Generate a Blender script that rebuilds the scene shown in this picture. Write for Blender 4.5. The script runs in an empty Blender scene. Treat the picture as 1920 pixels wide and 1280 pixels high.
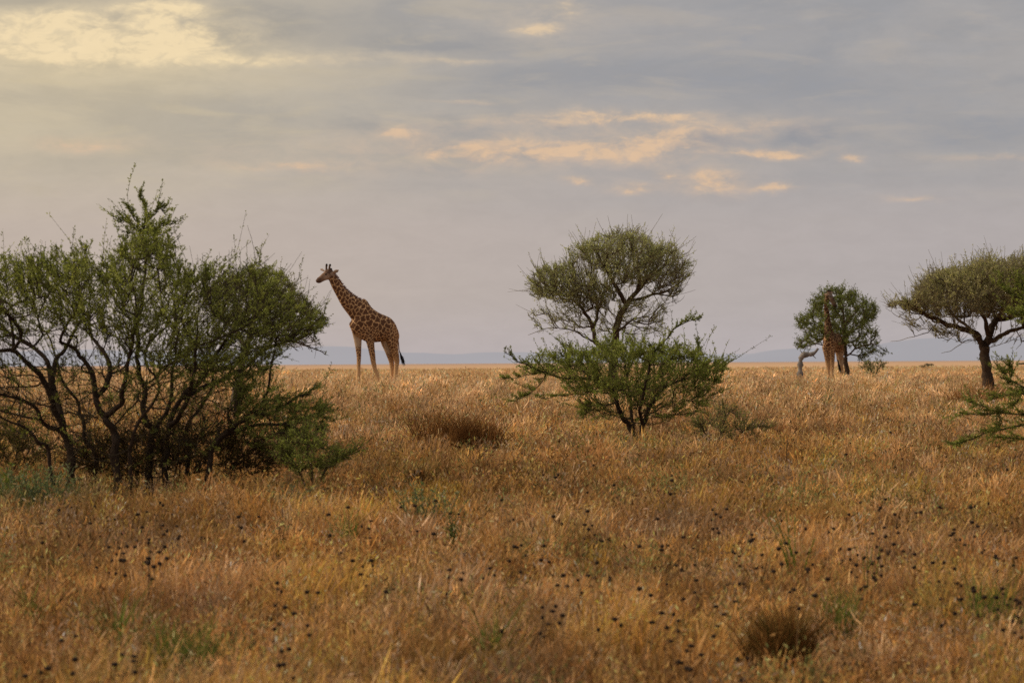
import bpy, math, time
import numpy as np
from mathutils import Vector, kdtree

RNG = np.random.default_rng(11)
F = 10667.0          # focal length in photo pixels (1920 wide, 200 mm lens)
HR = 680.0           # image row of the true horizon
CZ = 2.6             # camera height
scene = bpy.context.scene
COL = scene.collection

# ----------------------------------------------------------------- terrain
GY = np.array([-200, 0, 20, 40, 60, 75, 100, 130, 180, 236, 300, 400, 700, 60000.])
GZ = np.array([-2.9, -2.75, -2.6, -2.42, -1.98, -1.76, -1.54, -1.34, -1.16, -1.14, -1.16, -1.2, -1.2, -1.2]) + CZ
def sstep(a, b, x):
    t = np.clip((x - a) / (b - a), 0, 1)
    return t * t * (3 - 2 * t)
def vnoise(x, y, seed=0):
    r = np.random.default_rng(seed).random((256, 256))
    xi = np.floor(x).astype(int); yi = np.floor(y).astype(int)
    fx = x - xi; fy = y - yi
    fx = fx * fx * (3 - 2 * fx); fy = fy * fy * (3 - 2 * fy)
    g = lambda i, j: r[i % 256, j % 256]
    return (g(xi, yi) * (1 - fx) + g(xi + 1, yi) * fx) * (1 - fy) + (g(xi, yi + 1) * (1 - fx) + g(xi + 1, yi + 1) * fx) * fy
def fbm(x, y, seed=0, o=3):
    s = 0; a = 1; t = 0
    for k in range(o):
        s = s + a * vnoise(x * 2 ** k + 17.3 * k, y * 2 ** k + 5.1 * k, seed + k); t += a; a *= .5
    return s / t
def ground_z(x, y):
    x = np.asarray(x, float); y = np.asarray(y, float)
    z = (np.interp(y - 6, GY, GZ) + np.interp(y, GY, GZ) + np.interp(y + 6, GY, GZ)) / 3
    lim = 0.13 * np.abs(y)
    z = z + 0.0062 * np.clip(x, -lim, lim) * sstep(280, 1000, y)
    z = z + 0.10 * (fbm(x * .12, y * .07, 3, 2) - .5) * sstep(20, 45, y) * (1 - sstep(200, 500, y))
    return z
def gz(x, y): return float(ground_z(np.array([x]), np.array([y]))[0])
def P(px, row, y):
    return np.array([(px - 960.) / F * y, y, CZ + (HR - row) / F * y])
def foot(px, y):
    x = (px - 960.) / F * y
    return np.array([x, y, gz(x, y)])

# ----------------------------------------------------------------- mesh buffer
class Buf:
    def __init__(s): s.v = []; s.f = []; s.c = []; s.n = 0
    def add(s, v, f, c=None):
        v = np.asarray(v, np.float32).reshape(-1, 3); f = np.asarray(f, np.int64)
        s.v.append(v); s.f.append(f + s.n)
        if c is None: c = (1, 1, 1)
        c = np.asarray(c, np.float32)
        if c.ndim == 1: c = np.broadcast_to(c, (len(v), 3))
        s.c.append(c); s.n += len(v)
    def mesh(s, name, smooth=False, off=(0, 0, 0)):
        v = np.concatenate(s.v) - np.asarray(off, np.float32); c = np.concatenate(s.c)
        me = bpy.data.meshes.new(name)
        me.vertices.add(len(v)); me.vertices.foreach_set('co', v.astype(np.float32).ravel())
        loops = np.concatenate([f.ravel() for f in s.f])
        tot = np.concatenate([np.full(len(f), f.shape[1], np.int32) for f in s.f])
        start = np.concatenate([[0], np.cumsum(tot)[:-1]]).astype(np.int32)
        me.loops.add(len(loops)); me.loops.foreach_set('vertex_index', loops.astype(np.int32))
        me.polygons.add(len(tot)); me.polygons.foreach_set('loop_start', start)
        me.polygons.foreach_set('use_smooth', np.full(len(tot), smooth, bool))
        at = me.color_attributes.new('Col', 'FLOAT_COLOR', 'POINT')
        at.data.foreach_set('color', np.concatenate([c, np.ones((len(c), 1), np.float32)], 1).astype(np.float32).ravel())
        me.update(calc_edges=True); me.validate()
        return me
    def obj(s, name, mat, parent=None, off=(0, 0, 0), smooth=False):
        me = s.mesh(name, smooth, off); me.materials.append(mat)
        o = bpy.data.objects.new(name, me); COL.objects.link(o)
        if parent is not None: o.parent = parent
        return o
def tag(o, label=None, cat=None, group=None, kind=None):
    for k, v in (('label', label), ('category', cat), ('group', group), ('kind', kind)):
        if v: o[k] = v
    return o
def empty(name, loc, label, cat, group=None):
    o = bpy.data.objects.new(name, None); COL.objects.link(o); o.location = [float(q) for q in loc]
    o.empty_display_size = .3
    return tag(o, label, cat, group)

def norm(a): return a / (np.linalg.norm(a, axis=-1, keepdims=True) + 1e-9)
def tube(buf, P_, R, sides=6, c=(1, 1, 1), cap=True):
    P_ = np.asarray(P_, float); R = np.asarray(R, float); n = len(P_)
    T = norm(np.gradient(P_, axis=0))
    ref = np.array([0.13, 0.27, 0.95]) if abs(T[:, 2].mean()) < .8 else np.array([.95, .27, .13])
    A = norm(np.cross(T, ref)); B = np.cross(T, A)
    th = np.linspace(0, 2 * np.pi, sides, endpoint=False)
    V = P_[:, None] + R[:, None, None] * (np.cos(th)[None, :, None] * A[:, None] + np.sin(th)[None, :, None] * B[:, None])
    i = np.arange(n - 1)[:, None] * sides; j = np.arange(sides)[None]
    q = np.stack([i + j, i + (j + 1) % sides, i + sides + (j + 1) % sides, i + sides + j], -1).reshape(-1, 4)
    buf.add(V.reshape(-1, 3), q, c)
    if cap and R[-1] > .006:
        buf.add(V[-1], np.arange(sides)[None], c)
def batch_tubes(buf, PP, RR, sides=3, c=(1, 1, 1)):
    # PP (N,K,3), RR (N,K)
    N, K, _ = PP.shape
    if N == 0: return
    T = norm(np.gradient(PP, axis=1))
    ref = norm(np.array([.31, .52, .79]))
    A = norm(np.cross(T, ref)); B = np.cross(T, A)
    th = np.linspace(0, 2 * np.pi, sides, endpoint=False)
    V = PP[:, :, None] + RR[:, :, None, None] * (np.cos(th)[None, None, :, None] * A[:, :, None] + np.sin(th)[None, None, :, None] * B[:, :, None])
    base = (np.arange(N) * K * sides)[:, None, None]
    i = (np.arange(K - 1) * sides)[None, :, None]; j = np.arange(sides)[None, None]
    q = np.stack([base + i + j, base + i + (j + 1) % sides, base + i + sides + (j + 1) % sides, base + i + sides + j], -1).reshape(-1, 4)
    cc = np.asarray(c, float)
    if cc.ndim == 2: cc = np.repeat(cc, K * sides, 0)
    buf.add(V.reshape(-1, 3), q, cc)
def leaves(buf, pos, d, L, W, c):
    # diamond leaflets: pos (N,3), direction d (N,3), length L, width W, colours (N,3)
    N = len(pos)
    if N == 0: return
    d = norm(d); s = norm(np.cross(d, norm(RNG.normal(size=(N, 3)))))
    m = pos + d * (L * .5)[:, None]
    V = np.stack([pos, m + s * (W * .5)[:, None], pos + d * L[:, None], m - s * (W * .5)[:, None]], 1)
    buf.add(V.reshape(-1, 3), np.arange(4 * N).reshape(N, 4), np.repeat(c, 4, 0))

# ----------------------------------------------------------------- materials
def mat(name, build):
    m = bpy.data.materials.new(name); m.use_nodes = True
    nt = m.node_tree; nt.nodes.clear()
    out = nt.nodes.new('ShaderNodeOutputMaterial')
    nt.links.new(build(nt), out.inputs['Surface'])
    return m
def nd(nt, t, **kw):
    n = nt.nodes.new(t)
    for k, v in kw.items():
        if k.startswith('i_'):
            key = k[2:]; key = int(key) if key.isdigit() else key
            n.inputs[key].default_value = v
        else: setattr(n, k, v)
    return n
def leafy(trans=.3, gain=(1, 1, 1), tint=(1, 1, 1), rough=.9):
    def b(nt):
        a = nd(nt, 'ShaderNodeAttribute', attribute_name='Col')
        g = nd(nt, 'ShaderNodeMix', data_type='RGBA', blend_type='MULTIPLY'); g.inputs[0].default_value = 1
        nt.links.new(a.outputs['Color'], g.inputs[6]); g.inputs[7].default_value = (*gain, 1)
        d = nd(nt, 'ShaderNodeBsdfDiffuse'); t = nd(nt, 'ShaderNodeBsdfTranslucent')
        g2 = nd(nt, 'ShaderNodeMix', data_type='RGBA', blend_type='MULTIPLY'); g2.inputs[0].default_value = 1
        nt.links.new(g.outputs[2], g2.inputs[6]); g2.inputs[7].default_value = (*tint, 1)
        nt.links.new(g.outputs[2], d.inputs['Color']); nt.links.new(g2.outputs[2], t.inputs['Color'])
        m = nd(nt, 'ShaderNodeMixShader'); m.inputs[0].default_value = trans
        nt.links.new(d.outputs[0], m.inputs[1]); nt.links.new(t.outputs[0], m.inputs[2])
        return m.outputs[0]
    return b
M_grass = mat('dry_grass', leafy(.35, tint=(1.15, 1.0, .8)))
M_leaf = mat('acacia_leaf', leafy(.42, tint=(1.2, 1.25, .7)))
def barky(nt):
    a = nd(nt, 'ShaderNodeAttribute', attribute_name='Col')
    tc = nd(nt, 'ShaderNodeTexCoord')
    mp = nd(nt, 'ShaderNodeMapping'); mp.inputs['Scale'].default_value = (14, 14, 4)
    no = nd(nt, 'ShaderNodeTexNoise', i_Scale=3.0, i_Detail=6.0, i_Roughness=.7)
    nt.links.new(tc.outputs['Object'], mp.inputs[0]); nt.links.new(mp.outputs[0], no.inputs['Vector'])
    mr = nd(nt, 'ShaderNodeMapRange'); mr.inputs[1].default_value = .3; mr.inputs[2].default_value = .7
    mr.inputs[3].default_value = .55; mr.inputs[4].default_value = 1.4
    nt.links.new(no.outputs[0], mr.inputs[0])
    g = nd(nt, 'ShaderNodeVectorMath', operation='SCALE')
    nt.links.new(a.outputs['Color'], g.inputs[0]); nt.links.new(mr.outputs[0], g.inputs['Scale'])
    p = nd(nt, 'ShaderNodeBsdfPrincipled', i_Roughness=.95)
    p.inputs['Specular IOR Level'].default_value = .1
    nt.links.new(g.outputs[0], p.inputs['Base Color'])
    bm = nd(nt, 'ShaderNodeBump', i_Strength=.6, i_Distance=.03)
    nt.links.new(no.outputs[0], bm.inputs['Height']); nt.links.new(bm.outputs[0], p.inputs['Normal'])
    return p.outputs[0]
M_bark = mat('thorn_bark', barky)
def coat(nt):
    a = nd(nt, 'ShaderNodeAttribute', attribute_name='Col')
    tc = nd(nt, 'ShaderNodeTexCoord')
    no = nd(nt, 'ShaderNodeTexNoise', i_Scale=22.0, i_Detail=4.0)
    nt.links.new(tc.outputs['Object'], no.inputs['Vector'])
    mr = nd(nt, 'ShaderNodeMapRange'); mr.inputs[3].default_value = .75; mr.inputs[4].default_value = 1.25
    nt.links.new(no.outputs[0], mr.inputs[0])
    g = nd(nt, 'ShaderNodeVectorMath', operation='SCALE')
    nt.links.new(a.outputs['Color'], g.inputs[0]); nt.links.new(mr.outputs[0], g.inputs['Scale'])
    p = nd(nt, 'ShaderNodeBsdfPrincipled', i_Roughness=.8)
    p.inputs['Specular IOR Level'].default_value = .2
    nt.links.new(g.outputs[0], p.inputs['Base Color'])
    return p.outputs[0]
M_coat = mat('giraffe_coat', coat)

def earth(nt):
    geo = nd(nt, 'ShaderNodeNewGeometry')
    sx = nd(nt, 'ShaderNodeSeparateXYZ'); nt.links.new(geo.outputs['Position'], sx.inputs[0])
    def noise(sc, scale, det=5):
        mp = nd(nt, 'ShaderNodeMapping'); mp.inputs['Scale'].default_value = sc
        nt.links.new(geo.outputs['Position'], mp.inputs[0])
        n = nd(nt, 'ShaderNodeTexNoise', i_Scale=scale, i_Detail=det, i_Roughness=.65)
        nt.links.new(mp.outputs[0], n.inputs['Vector']); return n.outputs[0]
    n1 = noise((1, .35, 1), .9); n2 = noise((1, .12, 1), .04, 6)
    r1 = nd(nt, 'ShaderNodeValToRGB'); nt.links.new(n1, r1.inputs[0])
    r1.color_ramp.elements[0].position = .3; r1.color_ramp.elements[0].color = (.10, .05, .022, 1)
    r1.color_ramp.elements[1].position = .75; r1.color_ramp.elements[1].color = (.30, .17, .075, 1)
    r2 = nd(nt, 'ShaderNodeValToRGB'); nt.links.new(n2, r2.inputs[0])
    r2.color_ramp.elements[0].position = .3; r2.color_ramp.elements[0].color = (.47, .285, .155, 1)
    r2.color_ramp.elements[1].position = .7; r2.color_ramp.elements[1].color = (.60, .385, .225, 1)
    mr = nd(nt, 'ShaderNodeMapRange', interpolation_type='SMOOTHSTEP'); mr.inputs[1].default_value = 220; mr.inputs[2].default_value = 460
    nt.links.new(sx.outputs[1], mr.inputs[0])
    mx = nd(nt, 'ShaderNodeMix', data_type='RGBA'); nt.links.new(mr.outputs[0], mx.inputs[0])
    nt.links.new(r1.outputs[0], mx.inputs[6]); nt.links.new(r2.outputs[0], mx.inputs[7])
    mr2 = nd(nt, 'ShaderNodeMapRange'); mr2.inputs[1].default_value = 500; mr2.inputs[2].default_value = 5000
    nt.links.new(sx.outputs[1], mr2.inputs[0])
    mx2 = nd(nt, 'ShaderNodeMix', data_type='RGBA'); nt.links.new(mr2.outputs[0], mx2.inputs[0])
    nt.links.new(mx.outputs[2], mx2.inputs[6]); mx2.inputs[7].default_value = (.40, .27, .20, 1)  # pinkish distance haze painted into the earth colour
    d = nd(nt, 'ShaderNodeBsdfDiffuse'); nt.links.new(mx2.outputs[2], d.inputs['Color'])
    return d.outputs[0]
M_earth = mat('savanna_earth', earth)
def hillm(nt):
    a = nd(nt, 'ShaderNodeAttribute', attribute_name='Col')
    d = nd(nt, 'ShaderNodeBsdfDiffuse'); e = nd(nt, 'ShaderNodeEmission')  # emission paints aerial haze over the hillside
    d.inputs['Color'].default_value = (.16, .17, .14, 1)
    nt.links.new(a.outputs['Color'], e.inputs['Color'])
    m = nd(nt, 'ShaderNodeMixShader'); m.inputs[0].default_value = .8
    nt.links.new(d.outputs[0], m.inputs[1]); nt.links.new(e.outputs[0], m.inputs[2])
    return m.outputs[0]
M_hill = mat('painted_haze_hillside', hillm)

# ----------------------------------------------------------------- ground and hills
def make_ground():
    ys = np.concatenate([np.linspace(-150, 30, 20), np.linspace(31, 120, 140), np.linspace(122, 320, 110), np.geomspace(325, 45000, 60)])
    xs = np.linspace(-1, 1, 161); xs = np.sign(xs) * np.abs(xs) ** 1.6
    Y = np.repeat(ys[:, None], len(xs), 1)
    X = xs[None] * (70 + .9 * np.abs(ys))[:, None]
    Z = ground_z(X, Y)
    n, m = X.shape
    i = np.arange(n - 1)[:, None] * m; j = np.arange(m - 1)[None]
    q = np.stack([i + j, i + j + 1, i + m + j + 1, i + m + j], -1).reshape(-1, 4)
    b = Buf(); b.add(np.stack([X, Y, Z], -1).reshape(-1, 3), q)
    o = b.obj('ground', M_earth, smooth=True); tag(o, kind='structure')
make_ground()
def hills(rows, y0, colr, name):
    px = np.arange(rows[0][0], rows[-1][0] + 1, 12.)
    rr = np.interp(px, [r[0] for r in rows], [r[1] for r in rows])
    rr = np.convolve(np.pad(rr, 3, 'edge'), np.ones(7) / 7, 'valid')
    rr = rr + (fbm(px * .02, px * 0, 21, 3) - .5) * 3.5
    tt = np.linspace(0, 1, 9); V = []
    for t in tt:                       # from the foot up to the crest, then down the far side
        y = y0 + t * y0 * .35
        top = (HR - rr) / F * (y0 * 1.25) + CZ
        prof = math.sin(min(t / .75, 1) * math.pi / 2) if t <= .75 else math.cos((t - .75) / .25 * math.pi / 2)
        V.append(np.stack([(px - 960) / F * y, np.full_like(px, y), -6 + (top + 6) * prof + (fbm(px * .015, px * 0 + t * 5, 5, 3) - .5) * 8 * prof * (1 - prof) * 4], -1))
    V = np.array(V); n, m = V.shape[:2]
    i = np.arange(n - 1)[:, None] * m; j = np.arange(m - 1)[None]
    q = np.stack([i + j, i + j + 1, i + m + j + 1, i + m + j], -1).reshape(-1, 4)
    c = np.asarray(colr) * (.97 + .06 * fbm(V[..., 0] * .004, V[..., 2] * .05, 9, 3))[..., None]
    b = Buf(); b.add(V.reshape(-1, 3), q, c.reshape(-1, 3))
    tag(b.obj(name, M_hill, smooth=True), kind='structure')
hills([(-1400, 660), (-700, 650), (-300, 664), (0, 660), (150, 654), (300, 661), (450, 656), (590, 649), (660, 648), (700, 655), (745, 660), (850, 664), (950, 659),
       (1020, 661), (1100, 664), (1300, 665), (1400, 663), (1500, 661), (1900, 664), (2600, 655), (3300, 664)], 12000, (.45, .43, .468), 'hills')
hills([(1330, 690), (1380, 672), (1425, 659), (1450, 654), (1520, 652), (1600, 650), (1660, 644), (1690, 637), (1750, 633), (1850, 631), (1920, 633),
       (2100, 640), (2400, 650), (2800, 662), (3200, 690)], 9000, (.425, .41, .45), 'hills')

# ----------------------------------------------------------------- grass
def grass_palette(x, y, n):
    """per-tuft colour: patches of gold, rust, grey-brown and pale straw"""
    gold = np.array([.50, .268, .078]); straw = np.array([.72, .49, .29]); rust = np.array([.39, .195, .07])
    grey = np.array([.39, .285, .20]); yel = np.array([.46, .33, .06]); drk = np.array([.15, .08, .032])
    a = fbm(x * .75, y * .34, 31, 3); b = fbm(x * 1.1 + 40, y * .45, 41, 3); g = fbm(x * 1.6 + 9, y * .7, 51, 2); e = fbm(x * 1.3 + 70, y * .5, 53, 2)
    far = sstep(80, 200, y)
    w = np.stack([np.clip((a - .46) * 7, 0.12, 1.2) * (1 - .45 * far), .12 + far * 2.6 * (0.5 + b), np.clip((.55 - a) * 6, .08, 1) * (1 - .75 * far),
                  np.clip((b - .48) * 7, .10, 1.3) * (1 - .5 * far), np.clip((e - .58) * 8, .03, .9) * (1 - .6 * far), np.clip((.45 - g) * 8, .07, 1.5) * (1 - .8 * far)], 1)
    w = w * RNG.gamma(.9, 1, w.shape); w /= w.sum(1, keepdims=True)
    c = w @ np.stack([gold, straw, rust, grey, yel, drk])
    return c * (.5 + .85 * RNG.random((n, 1))) * (0.66 + .62 * sstep(.28, .72, fbm(x * .5, y * .2, 61, 3)))[:, None] * (1 + .16 * far)[:, None]

def make_tuft_templates(nt=30, nb=21):
    T = []
    for k in range(nt):
        r = RNG
        ang = r.random(nb) * 2 * np.pi; rad = np.abs(r.normal(0, .055, nb))
        base = np.stack([np.cos(ang) * rad, np.sin(ang) * rad, np.zeros(nb)], 1)
        h = r.uniform(.4, 1.15, nb); lean = np.abs(r.normal(.24, .22, nb)); la = ang + r.normal(0, .8, nb)
        ld = np.stack([np.cos(la), np.sin(la), np.zeros(nb)], 1)
        up = np.array([0, 0, 1.])
        droop = r.uniform(.0, .22, nb) + (r.random(nb) < .15) * .3
        p0 = base
        p1 = base + up * (h * .5)[:, None] + ld * (lean * h * .25)[:, None]
        p2 = base + up * (h * (.95 - droop * .6))[:, None] + ld * (lean * h * .8 + droop * h * .5)[:, None]
        sa = r.random(nb) * 2 * np.pi
        side = np.stack([np.cos(sa), np.sin(sa), np.zeros(nb)], 1)
        T.append((p0, p1, p2, side, h, ld))
    return T
TUFT = make_tuft_templates()

def grass_patch(buf, x, y, hgt, wid, colr, spread=1., lean=None):
    """one blade set per tuft; arrays of length n; vectorised by template"""
    n = len(x); tid = RNG.integers(0, len(TUFT), n)
    z = ground_z(x, y) - .01
    rot = RNG.random(n) * 2 * np.pi
    for k in range(len(TUFT)):
        s = np.where(tid == k)[0]
        if not len(s): continue
        p0, p1, p2, side, h, ld = TUFT[k]; nb = len(p0)
        c, sn = np.cos(rot[s]), np.sin(rot[s])
        def tr(p, hs=True):
            q = np.empty((len(s), nb, 3))
            q[..., 0] = c[:, None] * p[None, :, 0] - sn[:, None] * p[None, :, 1]
            q[..., 1] = sn[:, None] * p[None, :, 0] + c[:, None] * p[None, :, 1]
            q[..., 2] = p[None, :, 2]
            return q
        H = hgt[s][:, None, None]; S = np.array([1, 1, 1.])
        o = np.stack([x[s], y[s], z[s]], 1)[:, None]
        A0, A1, A2 = tr(p0) * spread, tr(p1) * H, tr(p2) * H
        A1[..., :2] += A0[..., :2] * (1 - H); A2[..., :2] += A0[..., :2] * (1 - H)
        wv = .12 * H[..., 0] * RNG.normal(0.5, .5, (len(s), 1)); A2[..., 0] += wv
        sd = tr(side); W = wid[s][:, None, None] * RNG.uniform(.6, 1.3, (len(s), nb, 1))
        j = RNG.normal(0, .03, (len(s), nb, 1)) * H
        A1 = A1 + j * sd; A2 = A2 - 2 * j * sd
        head = RNG.random((len(s), nb, 1)) < .4          # feathery seed plume near the tip
        A15 = A1 * .42 + A2 * .58
        Wm = np.where(head, W * 2.2, W * .8)
        V = np.stack([A0 - sd * W * .5, A0 + sd * W * .5, A1 + sd * W * .45, A1 - sd * W * .45,
                      A15 + sd * Wm * .5, A15 - sd * Wm * .5, A2], 2) + o[:, :, None]
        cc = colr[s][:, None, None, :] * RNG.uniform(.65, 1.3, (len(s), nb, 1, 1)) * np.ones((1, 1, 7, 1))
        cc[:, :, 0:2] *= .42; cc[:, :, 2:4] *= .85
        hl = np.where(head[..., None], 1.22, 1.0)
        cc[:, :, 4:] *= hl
        N = len(s) * nb
        b = (np.arange(N) * 7)[:, None]
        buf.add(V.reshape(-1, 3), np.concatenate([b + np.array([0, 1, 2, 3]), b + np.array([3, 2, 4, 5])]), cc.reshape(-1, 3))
        # tips as triangles on the same vertices
        buf.f.append(b + np.array([5, 4, 6]) + buf.n - N * 7)

def scatter(y0, y1, dens, margin=.108, extra=2.0):
    """random ground points in the viewed sector; dens(y) per square metre"""
    ys = np.linspace(y0, y1, 400)
    w = dens(ys) * 2 * (margin * ys + extra)
    cum = np.concatenate([[0], np.cumsum((w[1:] + w[:-1]) / 2 * np.diff(ys))])
    n = int(cum[-1])
    y = np.interp(RNG.random(n) * cum[-1], cum, ys)
    x = RNG.uniform(-1, 1, n) * (margin * y + extra)
    return x, y
def make_grass():
    buf = Buf()
    dens = lambda y: 26 * np.minimum(1, (62 / y)) ** 2.0
    x, y = scatter(31, 950, dens)
    ok = fbm(x * 1.5, y * .8, 91, 2) > RNG.uniform(.22, .46, len(x))
    ub = ((x + 4.65) / 2.6) ** 2 + ((y - 73.6) / 1.7) ** 2 < 1          # grass thinned under the big bush; bare dark soil stands in for shade
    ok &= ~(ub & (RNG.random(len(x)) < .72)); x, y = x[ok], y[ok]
    n = len(x)
    hp = fbm(x * .5, y * .28, 71, 3)
    hp = hp * .5 + .5 * fbm(x * 1.4, y * .8, 72, 2)
    hp = sstep(.2, .8, hp)
    h = (.14 + .36 * hp) * RNG.uniform(.65, 1.3, n) * (1 + .35 * sstep(110, 200, y)) * (1 - .75 * sstep(330, 950, y))
    w = .0030 + .000062 * y
    c = grass_palette(x, y, n)
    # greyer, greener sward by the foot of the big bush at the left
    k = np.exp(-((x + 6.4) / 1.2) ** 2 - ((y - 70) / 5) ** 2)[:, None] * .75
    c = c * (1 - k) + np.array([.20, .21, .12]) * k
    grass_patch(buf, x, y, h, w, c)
    # low dry forbs: crinkled twiggy clumps, shade painted in towards heart and foot
    qx, qy = scatter(33, 260, lambda q: 4.2 * np.minimum(1, 60 / q) ** 1.6)
    ok = fbm(qx * .6 + 5, qy * .35, 95, 2) > RNG.uniform(.3, .62, len(qx)); qx, qy = qx[ok], qy[ok]
    kinds = np.array([[.36, .175, .065], [.26, .135, .06], [.42, .29, .10], [.36, .27, .20], [.40, .19, .06], [.24, .19, .07], [.19, .19, .075], [.14, .165, .06]])
    gn = fbm(qx * .5 + 31, qy * .3, 99, 2); ki = np.where(gn > .60, RNG.integers(5, 8, len(qx)), RNG.integers(0, 6, len(qx))); rad = RNG.uniform(.10, .28, len(qx)); ht = RNG.uniform(.22, .52, len(qx))
    rep = 90
    dv = norm(RNG.normal(0, 1, (len(qx) * rep, 3))); dv[:, 2] = np.abs(dv[:, 2]); rr = RNG.random(len(dv)) ** .45
    cx = np.repeat(qx, rep); cy = np.repeat(qy, rep); R_ = np.repeat(rad, rep); H_ = np.repeat(ht, rep)
    lump = .6 + .8 * vnoise(dv[:, 0] * 2.2 + cx * 3, dv[:, 1] * 2.2 + dv[:, 2] * 2 + cy, 97)
    off = dv * (rr * lump)[:, None] * np.stack([R_, R_, H_], 1)
    pos = np.stack([cx, cy, ground_z(cx, cy)], 1) + off
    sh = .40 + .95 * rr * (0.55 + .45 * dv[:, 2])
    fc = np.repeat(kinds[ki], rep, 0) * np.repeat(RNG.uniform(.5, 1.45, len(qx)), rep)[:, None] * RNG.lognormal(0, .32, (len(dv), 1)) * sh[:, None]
    sz = (.020 + .00014 * cy) * RNG.uniform(.6, 1.5, len(dv))
    leaves(buf, pos, dv + RNG.normal(0, .5, dv.shape) + [0, 0, .3], sz * 1.8, sz * .4, np.clip(fc, 0, .65))
    # feathery florets, dry scraps and dark seeds among the stems
    k = RNG.permutation(n)[:int(n * .92)]; rep = 7
    fx = np.repeat(x[k], rep) + RNG.normal(0, .09, len(k) * rep); fy = np.repeat(y[k], rep) + RNG.normal(0, .09, len(k) * rep)
    fh = np.repeat(h[k], rep) * RNG.uniform(.35, 1.08, len(k) * rep)
    pos = np.stack([fx, fy, ground_z(fx, fy) + fh], 1); N = len(pos)
    d = RNG.normal(0, .6, (N, 3)); d[:, 2] += .6
    cf = np.repeat(c[k], rep, 0) * np.exp(RNG.normal(.04, .38, (N, 1)) * (1 - .7 * sstep(80, 200, fy))[:, None]) * (1 + RNG.normal(0, .06, (N, 3)))
    dk = RNG.random(N) < .23 * (1 - .75 * sstep(90, 220, fy)); cf[dk] = cf[dk] * .25
    sz = np.repeat(.020 + .00016 * y[k], rep) * RNG.uniform(.6, 1.5, N)
    leaves(buf, pos, d, sz * 1.9, sz * .42, np.clip(cf, 0, .62))
    o = buf.obj('grass', M_grass)
    tag(o, 'tall dry golden brown savanna grass covering the plain', 'grass', kind='stuff')
    print('grass tufts', n)

# ----------------------------------------------------------------- trees
def inpoly(px, py, poly):
    poly = np.asarray(poly, float); res = np.zeros(len(px), bool)
    x0, y0 = poly[:, 0], poly[:, 1]; x1, y1 = np.roll(x0, -1), np.roll(y0, -1)
    for a, b, c, d in zip(x0, y0, x1, y1):
        m = ((b > py) != (d > py)) & (px < (c - a) * (py - b) / (d - b + 1e-12) + a)
        res ^= m
    return res
def sample_poly(poly, n, Y, half, flat=.7, bias=None):
    poly = np.asarray(poly, float)
    lo, hi = poly.min(0), poly.max(0); out = []
    cx, hw = (lo[0] + hi[0]) / 2, (hi[0] - lo[0]) / 2 + 1
    cnt = 0
    while cnt < n:
        q = RNG.uniform(lo, hi, (n * 3, 2)); q = q[inpoly(q[:, 0], q[:, 1], poly)]
        if bias is not None: q = q[RNG.random(len(q)) < bias(q[:, 0], q[:, 1])]
        out.append(q); cnt += len(q)
    q = np.concatenate(out)[:n]
    e = np.sqrt(np.clip(1 - ((q[:, 0] - cx) / hw) ** 2, .05, 1))
    t = RNG.uniform(-1, 1, n)
    mid = lo[1] * .45 + hi[1] * .55
    rows = mid + (q[:, 1] - mid) * np.sqrt(1 - flat * t * t)
    y = Y + half * e * t
    return np.stack([(q[:, 0] - 960) / F * y, y, CZ + (HR - rows) / F * y], 1)

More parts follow.
